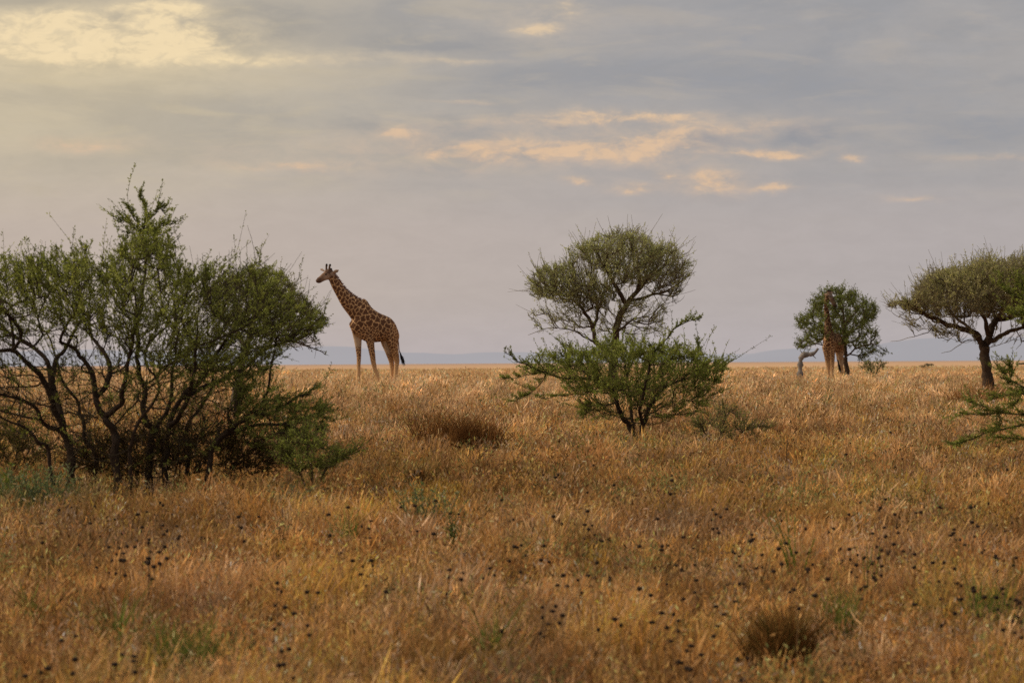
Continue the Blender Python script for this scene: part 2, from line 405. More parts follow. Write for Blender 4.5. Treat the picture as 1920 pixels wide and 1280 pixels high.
class Tree:
    def __init__(s, Y): s.Y = Y; s.pos = []; s.par = []; s.rad = []; s.stem = []; s.bare = []
    def limb(s, pts, r0, r1, stem=0, root=False, sub=3, wob=.0, bare=False):
        """pts: (px,row[,dy]); a root limb starts in the ground, any other at the nearest node laid so far"""
        p = np.array([P(q[0], q[1], s.Y + (q[2] if len(q) > 2 else 0)) for q in pts])
        if root:
            p[0] = [p[0][0], p[0][1], gz(p[0][0], p[0][1]) - .04]
        # Catmull-Rom
        e = np.vstack([2 * p[0] - p[1], p, 2 * p[-1] - p[-2]]); out = []
        for i in range(1, len(e) - 2):
            for k in range(sub):
                t = k / sub
                out.append(.5 * ((2 * e[i]) + (-e[i - 1] + e[i + 1]) * t + (2 * e[i - 1] - 5 * e[i] + 4 * e[i + 1] - e[i + 2]) * t ** 2 + (-e[i - 1] + 3 * e[i] - 3 * e[i + 1] + e[i + 2]) * t ** 3))
        out.append(p[-1]); out = np.array(out)
        sc = np.linalg.norm(np.diff(out, axis=0), axis=1).mean()
        out[1:-1] += RNG.normal(0, .10 * sc + wob, (len(out) - 2, 3))
        R = np.linspace(r0, r1, len(out))
        if root: prev = -1
        else:
            A = np.array(s.pos); prev = int(np.argmin(((A - out[0]) ** 2).sum(1))); stem = s.stem[prev]
            out, R = out[1:], R[1:]
        for q, r in zip(out, R):
            s.pos.append(q); s.par.append(prev); s.rad.append(r); s.stem.append(stem); s.bare.append(bare); prev = len(s.pos) - 1
    def grow(s, pts, alpha=.35, keepoff=0, updown=.0):
        n0 = len(s.pos); n = len(pts)
        pos = np.vstack([np.array(s.pos), pts]); par = np.array(s.par + [-1] * n)
        plen = np.zeros(n0 + n)
        for i in range(n0):
            if par[i] >= 0: plen[i] = plen[par[i]] + np.linalg.norm(pos[i] - pos[par[i]]) * .6
        stem = np.array(s.stem + [0] * n)
        D = np.full(n, np.inf); B = np.zeros(n, int)
        def upd(i):
            d = np.linalg.norm(pts - pos[i], axis=1)
            dn = np.clip(pos[i][2] - pts[:, 2], 0, None)
            cst = d + alpha * plen[i] + updown * dn
            m = cst < D
            D[m] = cst[m]; B[m] = i
        for i in range(keepoff, n0): upd(i)
        open_ = np.ones(n, bool)
        for _ in range(n):
            Dm = np.where(open_, D, np.inf); k = int(np.argmin(Dm)); open_[k] = False
            i = n0 + k; par[i] = B[k]; plen[i] = plen[B[k]] + np.linalg.norm(pos[i] - pos[B[k]]); stem[i] = stem[B[k]]
            upd(i)
        s.pos = list(pos); s.par = list(par); s.stem = list(stem); s.n0 = n0; s.rad = list(s.rad) + [0] * n; s.bare = list(s.bare) + [False] * n
    def finish(s, rtip=.006, pw=.45, rmax=.05):
        n = len(s.pos); par = np.array(s.par); pos = np.array(s.pos)
        ch = [[] for _ in range(n)]
        for i in range(n):
            if par[i] >= 0: ch[par[i]].append(i)
        root_order = []
        st = [i for i in range(n) if par[i] < 0]
        while st:
            i = st.pop(); root_order.append(i); st += ch[i]
        tips = np.zeros(n)
        for i in reversed(root_order):
            tips[i] = sum(tips[c] for c in ch[i]) if ch[i] else 1
        r = np.minimum(rtip * tips ** pw, rmax)
        rad = np.array(s.rad)
        r = np.where(rad > 0, rad, r)
        for i in root_order:
            if par[i] >= 0: r[i] = min(r[i], r[par[i]] * .97)
        s.r = r; s.ch = ch; s.tips = tips; s.P = pos; s.PAR = par
        # chains
        s.chains = []
        st = [(i, -1) for i in range(n) if par[i] < 0]
        while st:
            i, p = st.pop(); c = [p] if p >= 0 else []
            cur = i
            while True:
                c.append(cur)
                if not ch[cur]: break
                nx = max(ch[cur], key=lambda q: (r[q], tips[q]))
                for q in ch[cur]:
                    if q != nx: st.append((q, cur))
                cur = nx
            s.chains.append(c)
    def bark(s, parent, off, col, name='trunk', col_tip=None, sides_big=8):
        bufs = {}
        for c in s.chains:
            if len(c) < 2: continue
            stem = s.stem[c[1]]
            b = bufs.setdefault(stem, Buf())
            p = s.P[c]; r = s.r[c].copy()
            if len(c) > 1 and s.PAR[c[0]] >= 0 or len(c) > 2: r[0] = min(r[0], r[1] * 1.25)
            if s.PAR[c[0]] < 0: r[0] = r[1] * 1.35
            if len(p) > 2:      # one round of subdivision smoothing
                q = [p[0]]; rr = [r[0]]
                for k in range(len(p) - 1):
                    q += [p[k] * .75 + p[k + 1] * .25, p[k] * .25 + p[k + 1] * .75]; rr += [r[k] * .75 + r[k + 1] * .25, r[k] * .25 + r[k + 1] * .75]
                q.append(p[-1]); rr.append(r[-1]); p = np.array(q); r = np.array(rr)
            big = r.max()
            if big > .03: r = r * (1 + RNG.normal(0, .07, len(r)))
            cc = np.asarray(col) if big > .02 or col_tip is None else np.asarray(col_tip)
            tube(b, p, r, sides_big if big > .04 else (5 if big > .015 else 4), cc)
        return bufs
def make_tree(T, name, label, cat, Y, base, bark_col, leaf_cols, shoots=4, slen=(.15, .35), nl=12, lsize=(.03, .014), up=.3, out=.6, leaf_p=None,
              rtip=.006, pw=.45, rmax=.05, group=None, tipw=.0045, tip_col=None, spray=0.0, trunk_name='trunk', center=None, clump=None, outline=None, ragged=.1, jit=.38, along=.55):
    T.finish(rtip, pw, rmax)
    root = empty(name, base, label, cat, group)
    bufs = T.bark(root, base, bark_col, col_tip=tip_col)
    # shoots
    n = len(T.P); small = np.where((T.r < rmax * .5))[0]
    small = small[small >= T.n0 - 0] if hasattr(T, 'n0') else small
    extra = np.array([i for i in range(getattr(T, 'n0', 0)) if T.r[i] < .02 and not T.bare[i]], int)
    src = np.repeat(np.concatenate([small, extra]), shoots)
    # jitter the start along the twig to the parent
    par = T.PAR[src]; ok = par >= 0; src, par = src[ok], par[ok]
    t = RNG.random((len(src), 1))
    S = T.P[src] * t + T.P[par] * (1 - t)
    tw = norm(T.P[src] - T.P[par])
    cen = np.array(center) if center is not None else T.P.mean(0)
    o = norm(S - cen)
    d = norm(tw * .7 + o * out + np.array([0, 0, up]) + RNG.normal(0, jit, S.shape))
    L = RNG.uniform(slen[0], slen[1], len(S))
    if outline is not None:      # keep the shoots inside the crown's outline, bar a few ragged ones
        tp = S + d * L[:, None]; tx = 960 + tp[:, 0] / tp[:, 1] * F; ty = HR - (tp[:, 2] - CZ) / tp[:, 1] * F
        ins = np.zeros(len(S), bool)
        for pl in outline: ins |= inpoly(tx, ty, pl)
        L = np.where(ins | (RNG.random(len(S)) < ragged), L, L * .3)
    K = 4; tt = np.linspace(0, 1, K)[None, :, None]
    bend = RNG.normal(0, .22, S.shape) + np.array([0, 0, .12 * np.sign(up)])
    PP = S[:, None] + d[:, None] * L[:, None, None] * tt + bend[:, None] * (L[:, None, None] * tt ** 2)
    RR = tipw * np.linspace(1, .45, K)[None] * np.ones((len(S), 1))
    sb = bufs[min(bufs)] if bufs else Buf()
    stems = np.array(T.stem)[src]
    for st in np.unique(stems):
        m = stems == st
        batch_tubes(bufs.setdefault(st, Buf()), PP[m], RR[m], 3, tip_col if tip_col is not None else bark_col)
    for st in sorted(bufs):
        bufs[st].obj(trunk_name, M_bark, root, base, smooth=True)
    # leaves
    lp = np.ones(len(S)) if leaf_p is None else leaf_p(S)
    if clump is not None:      # thin some regions so that sky shows through
        c3 = fbm(S[:, 0] * clump + 3, S[:, 2] * clump, 77, 2) * .6 + fbm(S[:, 1] * clump, S[:, 2] * clump + 8, 78, 2) * .4
        lp = lp * (.35 + .65 * sstep(.36, .54, c3))
    keep = RNG.random(len(S)) < lp
    PPk, dk, Lk = PP[keep], d[keep], L[keep]
    N = len(PPk)
    if N:
        tl = RNG.uniform(.05, 1.02, (N, nl))
        f = tl[..., None]
        pos = PPk[:, :1] + (PPk[:, -1:] - PPk[:, :1]) * f
        # follow the bend
        a = np.clip(tl * (K - 1), 0, K - 1.001); i0 = a.astype(int); fr = (a - i0)[..., None]
        pos = np.take_along_axis(PPk, i0[..., None].repeat(3, 2), 1) * (1 - fr) + np.take_along_axis(PPk, (i0 + 1)[..., None].repeat(3, 2), 1) * fr
        ld = norm(RNG.normal(0, 1, pos.shape)) + dk[:, None] * along + np.array([0, 0, .2])
        pos = pos + RNG.normal(0, spray, pos.shape)
        LL = RNG.uniform(.7, 1.4, N * nl) * lsize[0]; WW = RNG.uniform(.7, 1.3, N * nl) * lsize[1]
        lc = np.asarray(leaf_cols); w = RNG.dirichlet(np.ones(len(lc)) * .8, N)
        c = (w @ lc) * RNG.uniform(.5, 1.4, (N, 1))
        c = np.repeat(c, nl, 0) * RNG.uniform(.75, 1.3, (N * nl, 1))
        b = Buf(); leaves(b, pos.reshape(-1, 3), ld.reshape(-1, 3), LL, WW, c)
        b.obj('crown', M_leaf, root, base)
        print(name, 'nodes', n, 'shoots', len(S), 'leaves', N * nl)
    return root

G_DARK = [(.18, .205, .05), (.26, .28, .075), (.31, .305, .095), (.14, .155, .055)]
G_BUSH = [(.19, .225, .05), (.26, .29, .075), (.14, .165, .045), (.28, .27, .10)]
G_OLIVE = [(.205, .20, .10), (.245, .235, .125), (.155, .155, .075), (.185, .205, .085)]
G_PALE = [(.22, .21, .105), (.27, .245, .13), (.16, .165, .07), (.20, .16, .10)]
BARK = (.045, .030, .022); BARK_B = (.075, .048, .032); TWIG = (.085, .060, .038); TWIG_G = (.12, .095, .06)

def left_bush():
    Y = 73.2
    T = Tree(Y)
    T.limb([(138, 905, 0), (128, 850, .05), (118, 812, .1), (95, 752, .0), (72, 697, -.1), (25, 655, -.2)], .064, .026, 0, True, wob=.008)
    T.limb([(95, 752, 0), (96, 715, .1), (90, 680, .2), (60, 650, .5), (10, 620, .8)], .045, .02)
    T.limb([(118, 812, .1), (85, 795, .0), (62, 762, -.2), (30, 745, -.4), (-20, 735, -.6)], .035, .015)
    T.limb([(112, 790, .1), (100, 700, .6), (130, 640, .9), (160, 590, 1.1)], .04, .015)
    T.limb([(221, 918, -.5), (216, 860, -.5), (217, 815, -.45), (195, 780, -.4), (180, 745, -.35), (172, 702, -.3), (150, 665, -.3), (110, 640, -.4)], .062, .022, 1, True, wob=.006)
    T.limb([(180, 745, -.35), (203, 712, -.2), (202, 670, -.1), (178, 640, .1), (165, 600, .2)], .042, .018)
    T.limb([(200, 780, -.4), (225, 755, -.7), (235, 700, -.9), (250, 640, -1.0), (255, 590, -1.0)], .038, .016)
    T.limb([(277, 890, .5), (281, 850, .5), (281, 815, .5), (270, 780, .55), (265, 727, .6), (257, 665, .6), (262, 600, .5), (270, 520, .4), (268, 440, .3)], .056, .014, 2, True, wob=.006)
    T.limb([(281, 815, .5), (300, 790, .7), (318, 760, .8), (325, 700, 1.), (340, 640, 1.1)], .04, .016)
    T.limb([(310, 880, .0), (312, 850, .0), (317, 802, .05), (342, 747, .1), (372, 712, .1), (410, 660, .1), (450, 610, .0)], .048, .015, 3, True, wob=.006)
    T.limb([(317, 802, .0), (330, 790, -.3), (350, 745, -.6), (362, 690, -.8), (370, 630, -.9)], .04, .016)
    T.limb([(342, 747, .1), (400, 720, .3), (455, 690, .5), (510, 650, .6), (560, 625, .6)], .035, .014)
    T.limb([(388, 880, -.4), (396, 850, -.4), (408, 830, -.4), (445, 795, -.5), (500, 772, -.5), (560, 745, -.5), (590, 728, -.4)], .045, .010, 4, True, wob=.005)
    T.limb([(420, 815, -.4), (470, 800, -.6), (530, 795, -.7), (585, 780, -.6), (610, 765, -.5)], .028, .009)
    T.limb([(185, 905, .6), (178, 860, .7), (160, 820, .8), (150, 770, .9), (120, 720, 1.0), (105, 670, 1.1)], .036, .014, 5, True, wob=.008)
    T.limb([(345, 895, .7), (355, 850, .8), (350, 800, .9), (385, 750, 1.0), (400, 690, 1.0)], .036, .013, 6, True, wob=.008)
    T.limb([(250, 900, -.8), (245, 850, -.9), (255, 800, -1.), (290, 750, -1.1), (300, 690, -1.2)], .032, .012, 7, True, wob=.008)
    T.limb([(105, 900, -.6), (90, 850, -.7), (60, 815, -.8), (20, 790, -.9), (-30, 770, -1.)], .030, .010, 8, True, wob=.008)
    # stray shoots on the outline
    for q in ([(268, 440, .3), (275, 405, .3), (270, 385, .25), (259, 365, .2)], [(272, 420, .3), (292, 400, .3), (300, 392, .3), (312, 405, .3)], [(280, 440, .3), (300, 425, .2), (325, 420, .2)],
              [(265, 440, .3), (248, 425, .3), (236, 415, .4), (228, 420, .4)], [(266, 430, .3), (247, 400, .3), (240, 392, .3)]):
        T.limb(q, .010, .005)
    crown = [(-230, 560), (-140, 480), (-60, 475), (0, 478), (55, 465), (85, 465), (100, 446), (118, 470), (150, 445), (168, 450), (172, 490), (205, 468), (235, 420), (255, 400), (285, 405), (312, 420), (325, 445),
             (345, 480), (400, 485), (425, 490), (455, 480), (475, 470), (500, 480), (520, 510), (545, 530), (560, 555), (590, 580), (610, 602), (600, 630), (560, 640), (520, 655), (510, 690), (470, 730), (430, 710), (390, 745),
             (330, 705), (300, 725), (250, 665), (160, 640), (90, 630), (0, 640), (-120, 660), (-210, 640)]
    crown = [(a, b + 16 if b < 560 else b) for a, b in crown]
    low = [(430, 720), (500, 730), (570, 745), (610, 760), (625, 790), (600, 830), (540, 850), (470, 840), (420, 800)]
    inner = [(-120, 660), (60, 650), (300, 670), (470, 690), (440, 790), (400, 870), (330, 880), (200, 880), (60, 830), (-60, 780)]
    pts = np.concatenate([sample_poly(crown, 1620, Y, 1.7, .4), sample_poly(low, 190, Y - .5, .7), sample_poly(inner, 640, Y, 1.4, .3)])
    T.grow(pts, .25, keepoff=6)
    zc = lambda row: CZ + (HR - row) / F * Y
    def lp(S):
        rows = HR - (S[:, 2] - CZ) / S[:, 1] * F + RNG.normal(0, 18, len(S)); pxs = 960 + S[:, 0] / S[:, 1] * F
        p = np.clip((np.where(pxs > 240, 760, 705) - rows) / 60, .12, .92)
        p = np.where((pxs > 430) & (rows > 680), .85, p)
        p = np.where((pxs > 360) & (rows < 650), p * .6, p)
        return p
    base = foot(221, Y)
    make_tree(T, 'thorn_bush', 'large dark green multi-stemmed thorn bush filling the left side, with a spiky top shoot', 'bush', Y, base, BARK, G_DARK, shoots=2, jit=.27, slen=(.28, .66), nl=29,
              lsize=(.036, .016), outline=[crown, low, inner], along=.9, ragged=.11, up=.35, out=.55, leaf_p=lp, rtip=.0045, pw=.48, rmax=.04, tipw=.0042, tip_col=(.06, .045, .028), center=P(250, 700, Y), spray=.008)

def mid_bush():
    Y = 100.
    T = Tree(Y)
    T.limb([(1202, 832, 0), (1206, 800, .0), (1213, 777, .0), (1234, 734, .1), (1277, 713, .2), (1330, 690, .3), (1372, 677, .35)], .055, .008, 0, True)
    T.limb([(1196, 830, .1), (1180, 800, .15), (1166, 781, .1), (1152, 741, 0), (1130, 715, -.1), (1072, 709, -.2), (1022, 698, -.2), (985, 684, -.2), (945, 660, -.2)], .055, .006, 0, True)
    T.limb([(1022, 698, -.2), (985, 705, -.3), (938, 710, -.4)], .009, .005)
    T.limb([(1030, 698, -.2), (1005, 728, -.1), (985, 742, -.1), (968, 752, -.1)], .010, .005)
    T.limb([(1190, 815, .1), (1185, 780, .3), (1180, 740, .5), (1175, 690, .6), (1165, 650, .6)], .035, .010)
    T.limb([(1206, 800, 0), (1200, 770, -.3), (1205, 740, -.5), (1215, 700, -.6), (1225, 660, -.6), (1238, 650, -.5), (1263, 619, -.5), (1288, 603, -.5), (1311, 600, -.5)], .03, .005)
    T.limb([(1152, 741, 0), (1110, 735, -.4), (1060, 742, -.6), (1010, 745, -.7)], .014, .005)
    T.limb([(1213, 777, 0), (1260, 760, -.3), (1310, 745, -.4), (1350, 735, -.4)], .014, .005)
    T.limb([(1277, 713, .2), (1300, 690, .1), (1310, 660, .1), (1305, 640, .1)], .012, .005)
    crown = [(1000, 660), (1020, 645), (1035, 660), (1062, 640), (1095, 655), (1130, 632), (1165, 640), (1202, 632), (1235, 655), (1250, 640), (1290, 655), (1306, 645), (1312, 672), (1340, 680), (1370, 680), (1345, 700),
             (1360, 712), (1330, 725), (1335, 742), (1290, 738), (1240, 745), (1200, 770), (1165, 765), (1110, 745), (1060, 738), (1050, 715), (1020, 700), (985, 690)]
    low = [(1080, 745), (1150, 760), (1260, 750), (1340, 745), (1300, 780), (1230, 800), (1150, 790), (1090, 790)]
    pts = np.concatenate([sample_poly(crown, 470, Y, 1.3, .5), sample_poly(low, 120, Y, .8, .3)])
    T.grow(pts, .3, keepoff=3)
    def lp(S):
        rows = HR - (S[:, 2] - CZ) / S[:, 1] * F
        return np.clip((800 - rows) / 50, .2, 1)
    make_tree(T, 'thorn_bush', 'fresh green thorn bush spreading low in front of the tall central acacia', 'bush', Y, foot(1198, Y), BARK, G_BUSH, shoots=3, slen=(.25, .62), nl=29,
              lsize=(.036, .016), outline=[crown, low], along=.9, up=.25, out=.75, leaf_p=lp, rtip=.005, pw=.47, rmax=.03, tipw=.0045, tip_col=(.07, .055, .03), center=P(1195, 790, Y), spray=.008)

def central_acacia():
    Y = 165.
    T = Tree(Y)
    T.limb([(1150, 755, 0), (1150, 710, 0), (1152, 670, 0), (1155, 630, 0), (1160, 601, 0), (1176, 572, .1), (1196, 543, .2), (1225, 515, .4), (1250, 490, .5)], .15, .035, 0, True, wob=.01)
    T.limb([(1176, 572, 0), (1160, 545, -.2), (1148, 525, -.3), (1135, 500, -.4), (1120, 475, -.4)], .07, .025)
    T.limb([(1196, 543, .2), (1200, 510, -.2), (1195, 470, -.4)], .05, .02)
    T.limb([(1180, 566, .1), (1215, 556, .5), (1250, 545, .8), (1275, 530, .9)], .05, .015)
    T.limb([(1152, 670, 0), (1130, 652, .1), (1116, 640, .1), (1112, 615, .1), (1102, 594, 0), (1085, 572, -.1), (1062, 556, -.2), (1030, 545, -.3)], .09, .02)
    T.limb([(1112, 612, .1), (1120, 590, .4), (1118, 560, .7), (1105, 530, .9)], .05, .02)
    T.limb([(1116, 642, .1), (1095, 630, -.2), (1070, 618, -.3), (1030, 615, -.4), (990, 628, -.4)], .03, .006, bare=True)
    up_ = [(1060, 470), (1098, 452), (1125, 440), (1150, 432), (1188, 426), (1213, 442), (1230, 455), (1247, 450), (1270, 466), (1283, 485), (1298, 508), (1292, 524), (1270, 530), (1280, 560), (1240, 560), (1200, 545), (1160, 545), (1110, 500), (1080, 495)]
    lf = [(986, 545), (995, 522), (1008, 505), (1036, 498), (1075, 495), (1110, 515), (1150, 540), (1155, 570), (1125, 585), (1090, 580), (1040, 572), (1008, 562)]
    low = [(985, 590), (1030, 570), (1100, 580), (1160, 560), (1240, 565), (1275, 560), (1240, 600), (1250, 630), (1180, 640), (1130, 630), (1060, 625), (1000, 620)]
    pts = np.concatenate([sample_poly(up_, 640, Y, 1.5, .45), sample_poly(lf, 430, Y - .2, 1.1, .45), sample_poly(low, 190, Y, 1.3, .3)])
    T.grow(pts, .3, keepoff=10)
    def lp(S):
        rows = HR - (S[:, 2] - CZ) / S[:, 1] * F
        return np.clip((600 - rows) / 40, .68, .92)
    make_tree(T, 'acacia_tree', 'tall acacia with two rounded olive crowns rising behind the central green bush', 'tree', Y, foot(1150, Y), BARK_B, [tuple(1.9 * np.array(q)) for q in G_OLIVE], shoots=3, slen=(.3, .75), nl=14, outline=[up_, lf, low], ragged=.10, jit=.27, clump=1.5,
              lsize=(.05, .021), up=.4, out=.6, leaf_p=lp, rtip=.008, pw=.46, rmax=.06, tipw=.008, tip_col=(.17, .14, .085), center=P(1150, 600, Y), spray=.015)

def umbrella_acacia():
    Y = 180.
    T = Tree(Y)
    T.limb([(1853, 748, 0), (1852, 715, 0), (1849, 685, 0), (1846, 660, 0), (1850, 640, 0), (1856, 620, .1), (1868, 600, .3), (1890, 570, .6), (1910, 545, .8)], .205, .06, 0, True, wob=.012)
    T.limb([(1846, 658, 0), (1838, 637, 0), (1822, 621, -.1), (1790, 612, -.3), (1755, 599, -.4), (1722, 582, -.5), (1698, 562, -.5)], .12, .05, bare=True)
    T.limb([(1852, 632, 0), (1848, 605, -.3), (1835, 580, -.6), (1815, 555, -.8)], .08, .03)
    T.limb([(1856, 645, 0), (1878, 630, .0), (1905, 618, -.2), (1950, 608, -.5), (2000, 595, -.7), (2050, 585, -.8)], .08, .03)
    T.limb([(1870, 600, .3), (1930, 585, 1.0), (1980, 560, 1.4), (2030, 550, 1.5)], .07, .03)
    T.limb([(1822, 621, 0), (1800, 600, .6), (1775, 575, 1.0), (1760, 550, 1.1)], .06, .02)
    for q in ([(1760, 602, -.4), (1740, 622, -.5), (1715, 632, -.6), (1670, 640, -.6)], [(1838, 637, 0), (1810, 640, -.3), (1790, 655, -.4), (1765, 662, -.5)],
              [(1905, 618, -.2), (1915, 640, -.3), (1905, 655, -.3)], [(1735, 590, -.5), (1712, 600, -.6), (1690, 596, -.7), (1660, 577, -.7)]):
        T.limb(q, .018, .006, bare=True)
    crown = [(1660, 578), (1690, 565), (1712, 570), (1712, 545), (1740, 517), (1780, 505), (1820, 500), (1848, 480), (1868, 492), (1895, 486), (1930, 480), (1980, 488), (2040, 510), (2090, 545), (2110, 575), (2060, 600), (1990, 608), (1930, 606),
             (1890, 600), (1850, 605), (1800, 600), (1750, 596), (1715, 590)]
    low = [(1665, 585), (1740, 600), (1850, 612), (1960, 615), (2050, 605), (2000, 630), (1900, 650), (1800, 650), (1720, 630)]
    pts = np.concatenate([sample_poly(crown, 2100, Y, 3.0, .4), sample_poly(low, 70, Y, 2.0, .2)])
    T.grow(pts, .3, keepoff=10)
    def lp(S):
        rows = HR - (S[:, 2] - CZ) / S[:, 1] * F
        return np.clip((612 - rows) / 60, .30, 1)
    make_tree(T, 'umbrella_acacia', 'broad flat-topped umbrella acacia with a single dark trunk at the right edge', 'tree', Y, foot(1853, Y), BARK_B, [tuple(1.7 * np.array(q)) for q in G_PALE], shoots=5, slen=(.3, .75), nl=16, outline=[crown, low], ragged=.12, jit=.27, clump=1.2,
              lsize=(.058, .025), up=.7, out=.35, leaf_p=lp, rtip=.009, pw=.46, rmax=.07, tipw=.009, tip_col=(.20, .165, .105), center=P(1860, 640, Y), spray=.015)

def far_tree():
    Y = 292.
    T = Tree(Y)
    T.limb([(1589, 721, 0), (1588, 700, 0), (1586, 668, 0), (1583, 635, 0), (1579, 602, .1), (1581, 574, .1)], .16, .04, 0, True, wob=.01)
    T.limb([(1583, 640, 0), (1600, 620, .4), (1620, 605, .8)], .06, .02)
    T.limb([(1583, 640, 0), (1555, 625, -.3), (1525, 605, -.5)], .06, .02)
    T.limb([(1586, 662, 0), (1560, 652, .4), (1530, 645, .6), (1505, 652, .8)], .05, .015)
    T.limb([(1586, 665, 0), (1610, 652, -.4), (1640, 645, -.5), (1660, 660, -.5)], .05, .012)
    T.limb([(1579, 605, 0), (1565, 580, .5), (1550, 562, .6)], .05, .02)
    crown = [(1531, 550), (1552, 543), (1575, 536), (1591, 540), (1608, 550), (1634, 566), (1645, 582), (1637, 600), (1625, 610), (1642, 628), (1646, 646), (1620, 657), (1590, 658), (1560, 650), (1539, 645), (1505, 655), (1490, 650), (1517, 634), (1500, 618), (1493, 600), (1519, 586), (1525, 565)]
    pts = np.concatenate([sample_poly(crown, 640, Y, 3.3, .5), sample_poly([(1600, 655), (1655, 650), (1665, 665), (1610, 675)], 20, Y, .6)])
    T.grow(pts, .3, keepoff=8)
    make_tree(T, 'acacia_tree', 'small round green tree with low branches that a giraffe is browsing', 'tree', Y, foot(1588, Y), BARK_B, [(.16, .185, .06), (.20, .225, .075), (.12, .14, .05)], shoots=4, slen=(.15, .45), nl=10,
              lsize=(.085, .04), up=.25, out=.6, rtip=.011, pw=.46, rmax=.06, tipw=.011, tip_col=(.09, .07, .05), center=P(1580, 640, Y), spray=.03)

def behind_acacia():
    Y = 118.
    T = Tree(Y)
    T.limb([(440, 815, 0), (446, 740, 0), (452, 690, 0), (460, 655, 0), (468, 625, 0), (480, 600, 0), (510, 575, .1), (545, 570, .2)], .11, .02, 0, True, wob=.01)
    T.limb([(462, 650, 0), (440, 620, .2), (410, 590, .4), (380, 560, .4)], .05, .02)
    T.limb([(468, 625, 0), (500, 625, -.3), (540, 640, -.5), (580, 650, -.6), (610, 665, -.6)], .03, .008)
    crown = [(380, 540), (440, 510), (500, 500), (540, 515), (560, 545), (582, 575), (605, 592), (618, 608), (592, 625), (595, 650), (575, 665), (530, 655), (490, 640), (440, 620), (390, 590)]
    T.grow(sample_poly(crown, 420, Y, 1.2, .5), .3, keepoff=8)
    def lp(S):
        rows = HR - (S[:, 2] - CZ) / S[:, 1] * F
        return np.clip((640 - rows) / 40, .15, 1)
    make_tree(T, 'acacia_tree', 'grey-green acacia with a pale leaning trunk half hidden behind the large left bush', 'tree', Y, foot(440, Y), (.11, .085, .065), G_OLIVE, shoots=5, slen=(.14, .38), nl=12,
              lsize=(.042, .019), up=.15, out=.7, leaf_p=lp, outline=[crown], ragged=.08, rtip=.006, pw=.46, rmax=.05, tipw=.006, tip_col=TWIG_G, center=P(440, 640, Y), spray=.012)

def edge_bush():
    Y = 84.
    T = Tree(Y)
    T.limb([(2030, 880, 0), (2025, 840, 0), (2020, 800, 0), (2015, 740, 0), (2020, 660, .1), (2030, 590, .1)], .06, .02, 0, True)
    for q in ([(2015, 760, 0), (1960, 738, -.2), (1920, 724, -.3), (1895, 710, -.3), (1870, 691, -.3)], [(2018, 770, 0), (1950, 745, .2), (1920, 738, .2), (1885, 742, .2), (1864, 744, .2)],
              [(2020, 800, 0), (1960, 782, -.3), (1920, 776, -.4), (1870, 770, -.4), (1835, 758, -.4), (1823, 753, -.4)], [(1900, 775, -.4), (1850, 778, -.4), (1798, 779, -.4)],
              [(2020, 800, 0), (1960, 790, .2), (1900, 800, .2), (1851, 812, .2), (1812, 827, .2), (1797, 832, .2)], [(2022, 820, 0), (1960, 822, 0), (1905, 823, 0), (1868, 818, 0)],
              [(1895, 710, -.3), (1899, 700, -.3), (1898, 690, -.3)], [(1920, 724, -.3), (1912, 745, -.4), (1900, 760, -.4)], [(1870, 770, -.4), (1878, 792, -.4), (1860, 806, -.4)],
              [(2018, 680, 0), (1970, 610, -.2), (1930, 570, -.3), (1900, 555, -.3), (1880, 540, -.3)], [(1940, 580, -.3), (1915, 590, -.3), (1890, 585, -.3)], [(1940, 570, -.3), (1920, 545, -.3), (1905, 528, -.3)]):
        T.limb(q, .016, .0055)
    crown = [(1915, 585), (1925, 530), (2000, 500), (2120, 510), (2200, 600), (2230, 720), (2180, 810), (2060, 830), (1975, 815), (1965, 720), (1975, 660)]
    T.grow(sample_poly(crown, 520, Y, 1.2, .6), .3, keepoff=6)
    make_tree(T, 'thorn_bush', 'bright green thorn bush reaching its spiny branches in from the right edge', 'bush', Y, foot(2030, Y), BARK, G_BUSH, shoots=3, slen=(.10, .32), nl=32, along=.9,
              lsize=(.034, .016), up=.25, out=.5, rtip=.005, pw=.47, rmax=.03, tipw=.0045, tip_col=(.07, .055, .03), center=P(2050, 740, Y), spray=.008)

def small_shrub(name, label, Y, stems, poly, n, cols, base_px, half, slen, lsize, nl=10, bark=TWIG, shoots=4, up=.3, rt=.004, leafp=None, tipw=.004, out=.6):
    T = Tree(Y)
    for k, q in enumerate(stems): T.limb(q, rt * 4, rt * 1.3, k, True)
    T.grow(sample_poly(poly, n, Y, half, .5), .3)
    lo = np.array(poly).max(0)[1]
    return make_tree(T, name, label, 'shrub', Y, foot(base_px, Y), bark, cols, shoots=shoots, slen=slen, nl=nl, lsize=lsize, up=up, out=out, rtip=rt, pw=.45, rmax=rt * 5, tipw=tipw,
                     tip_col=bark, center=P(base_px, lo, Y), spray=.006, trunk_name='stem', leaf_p=leafp)

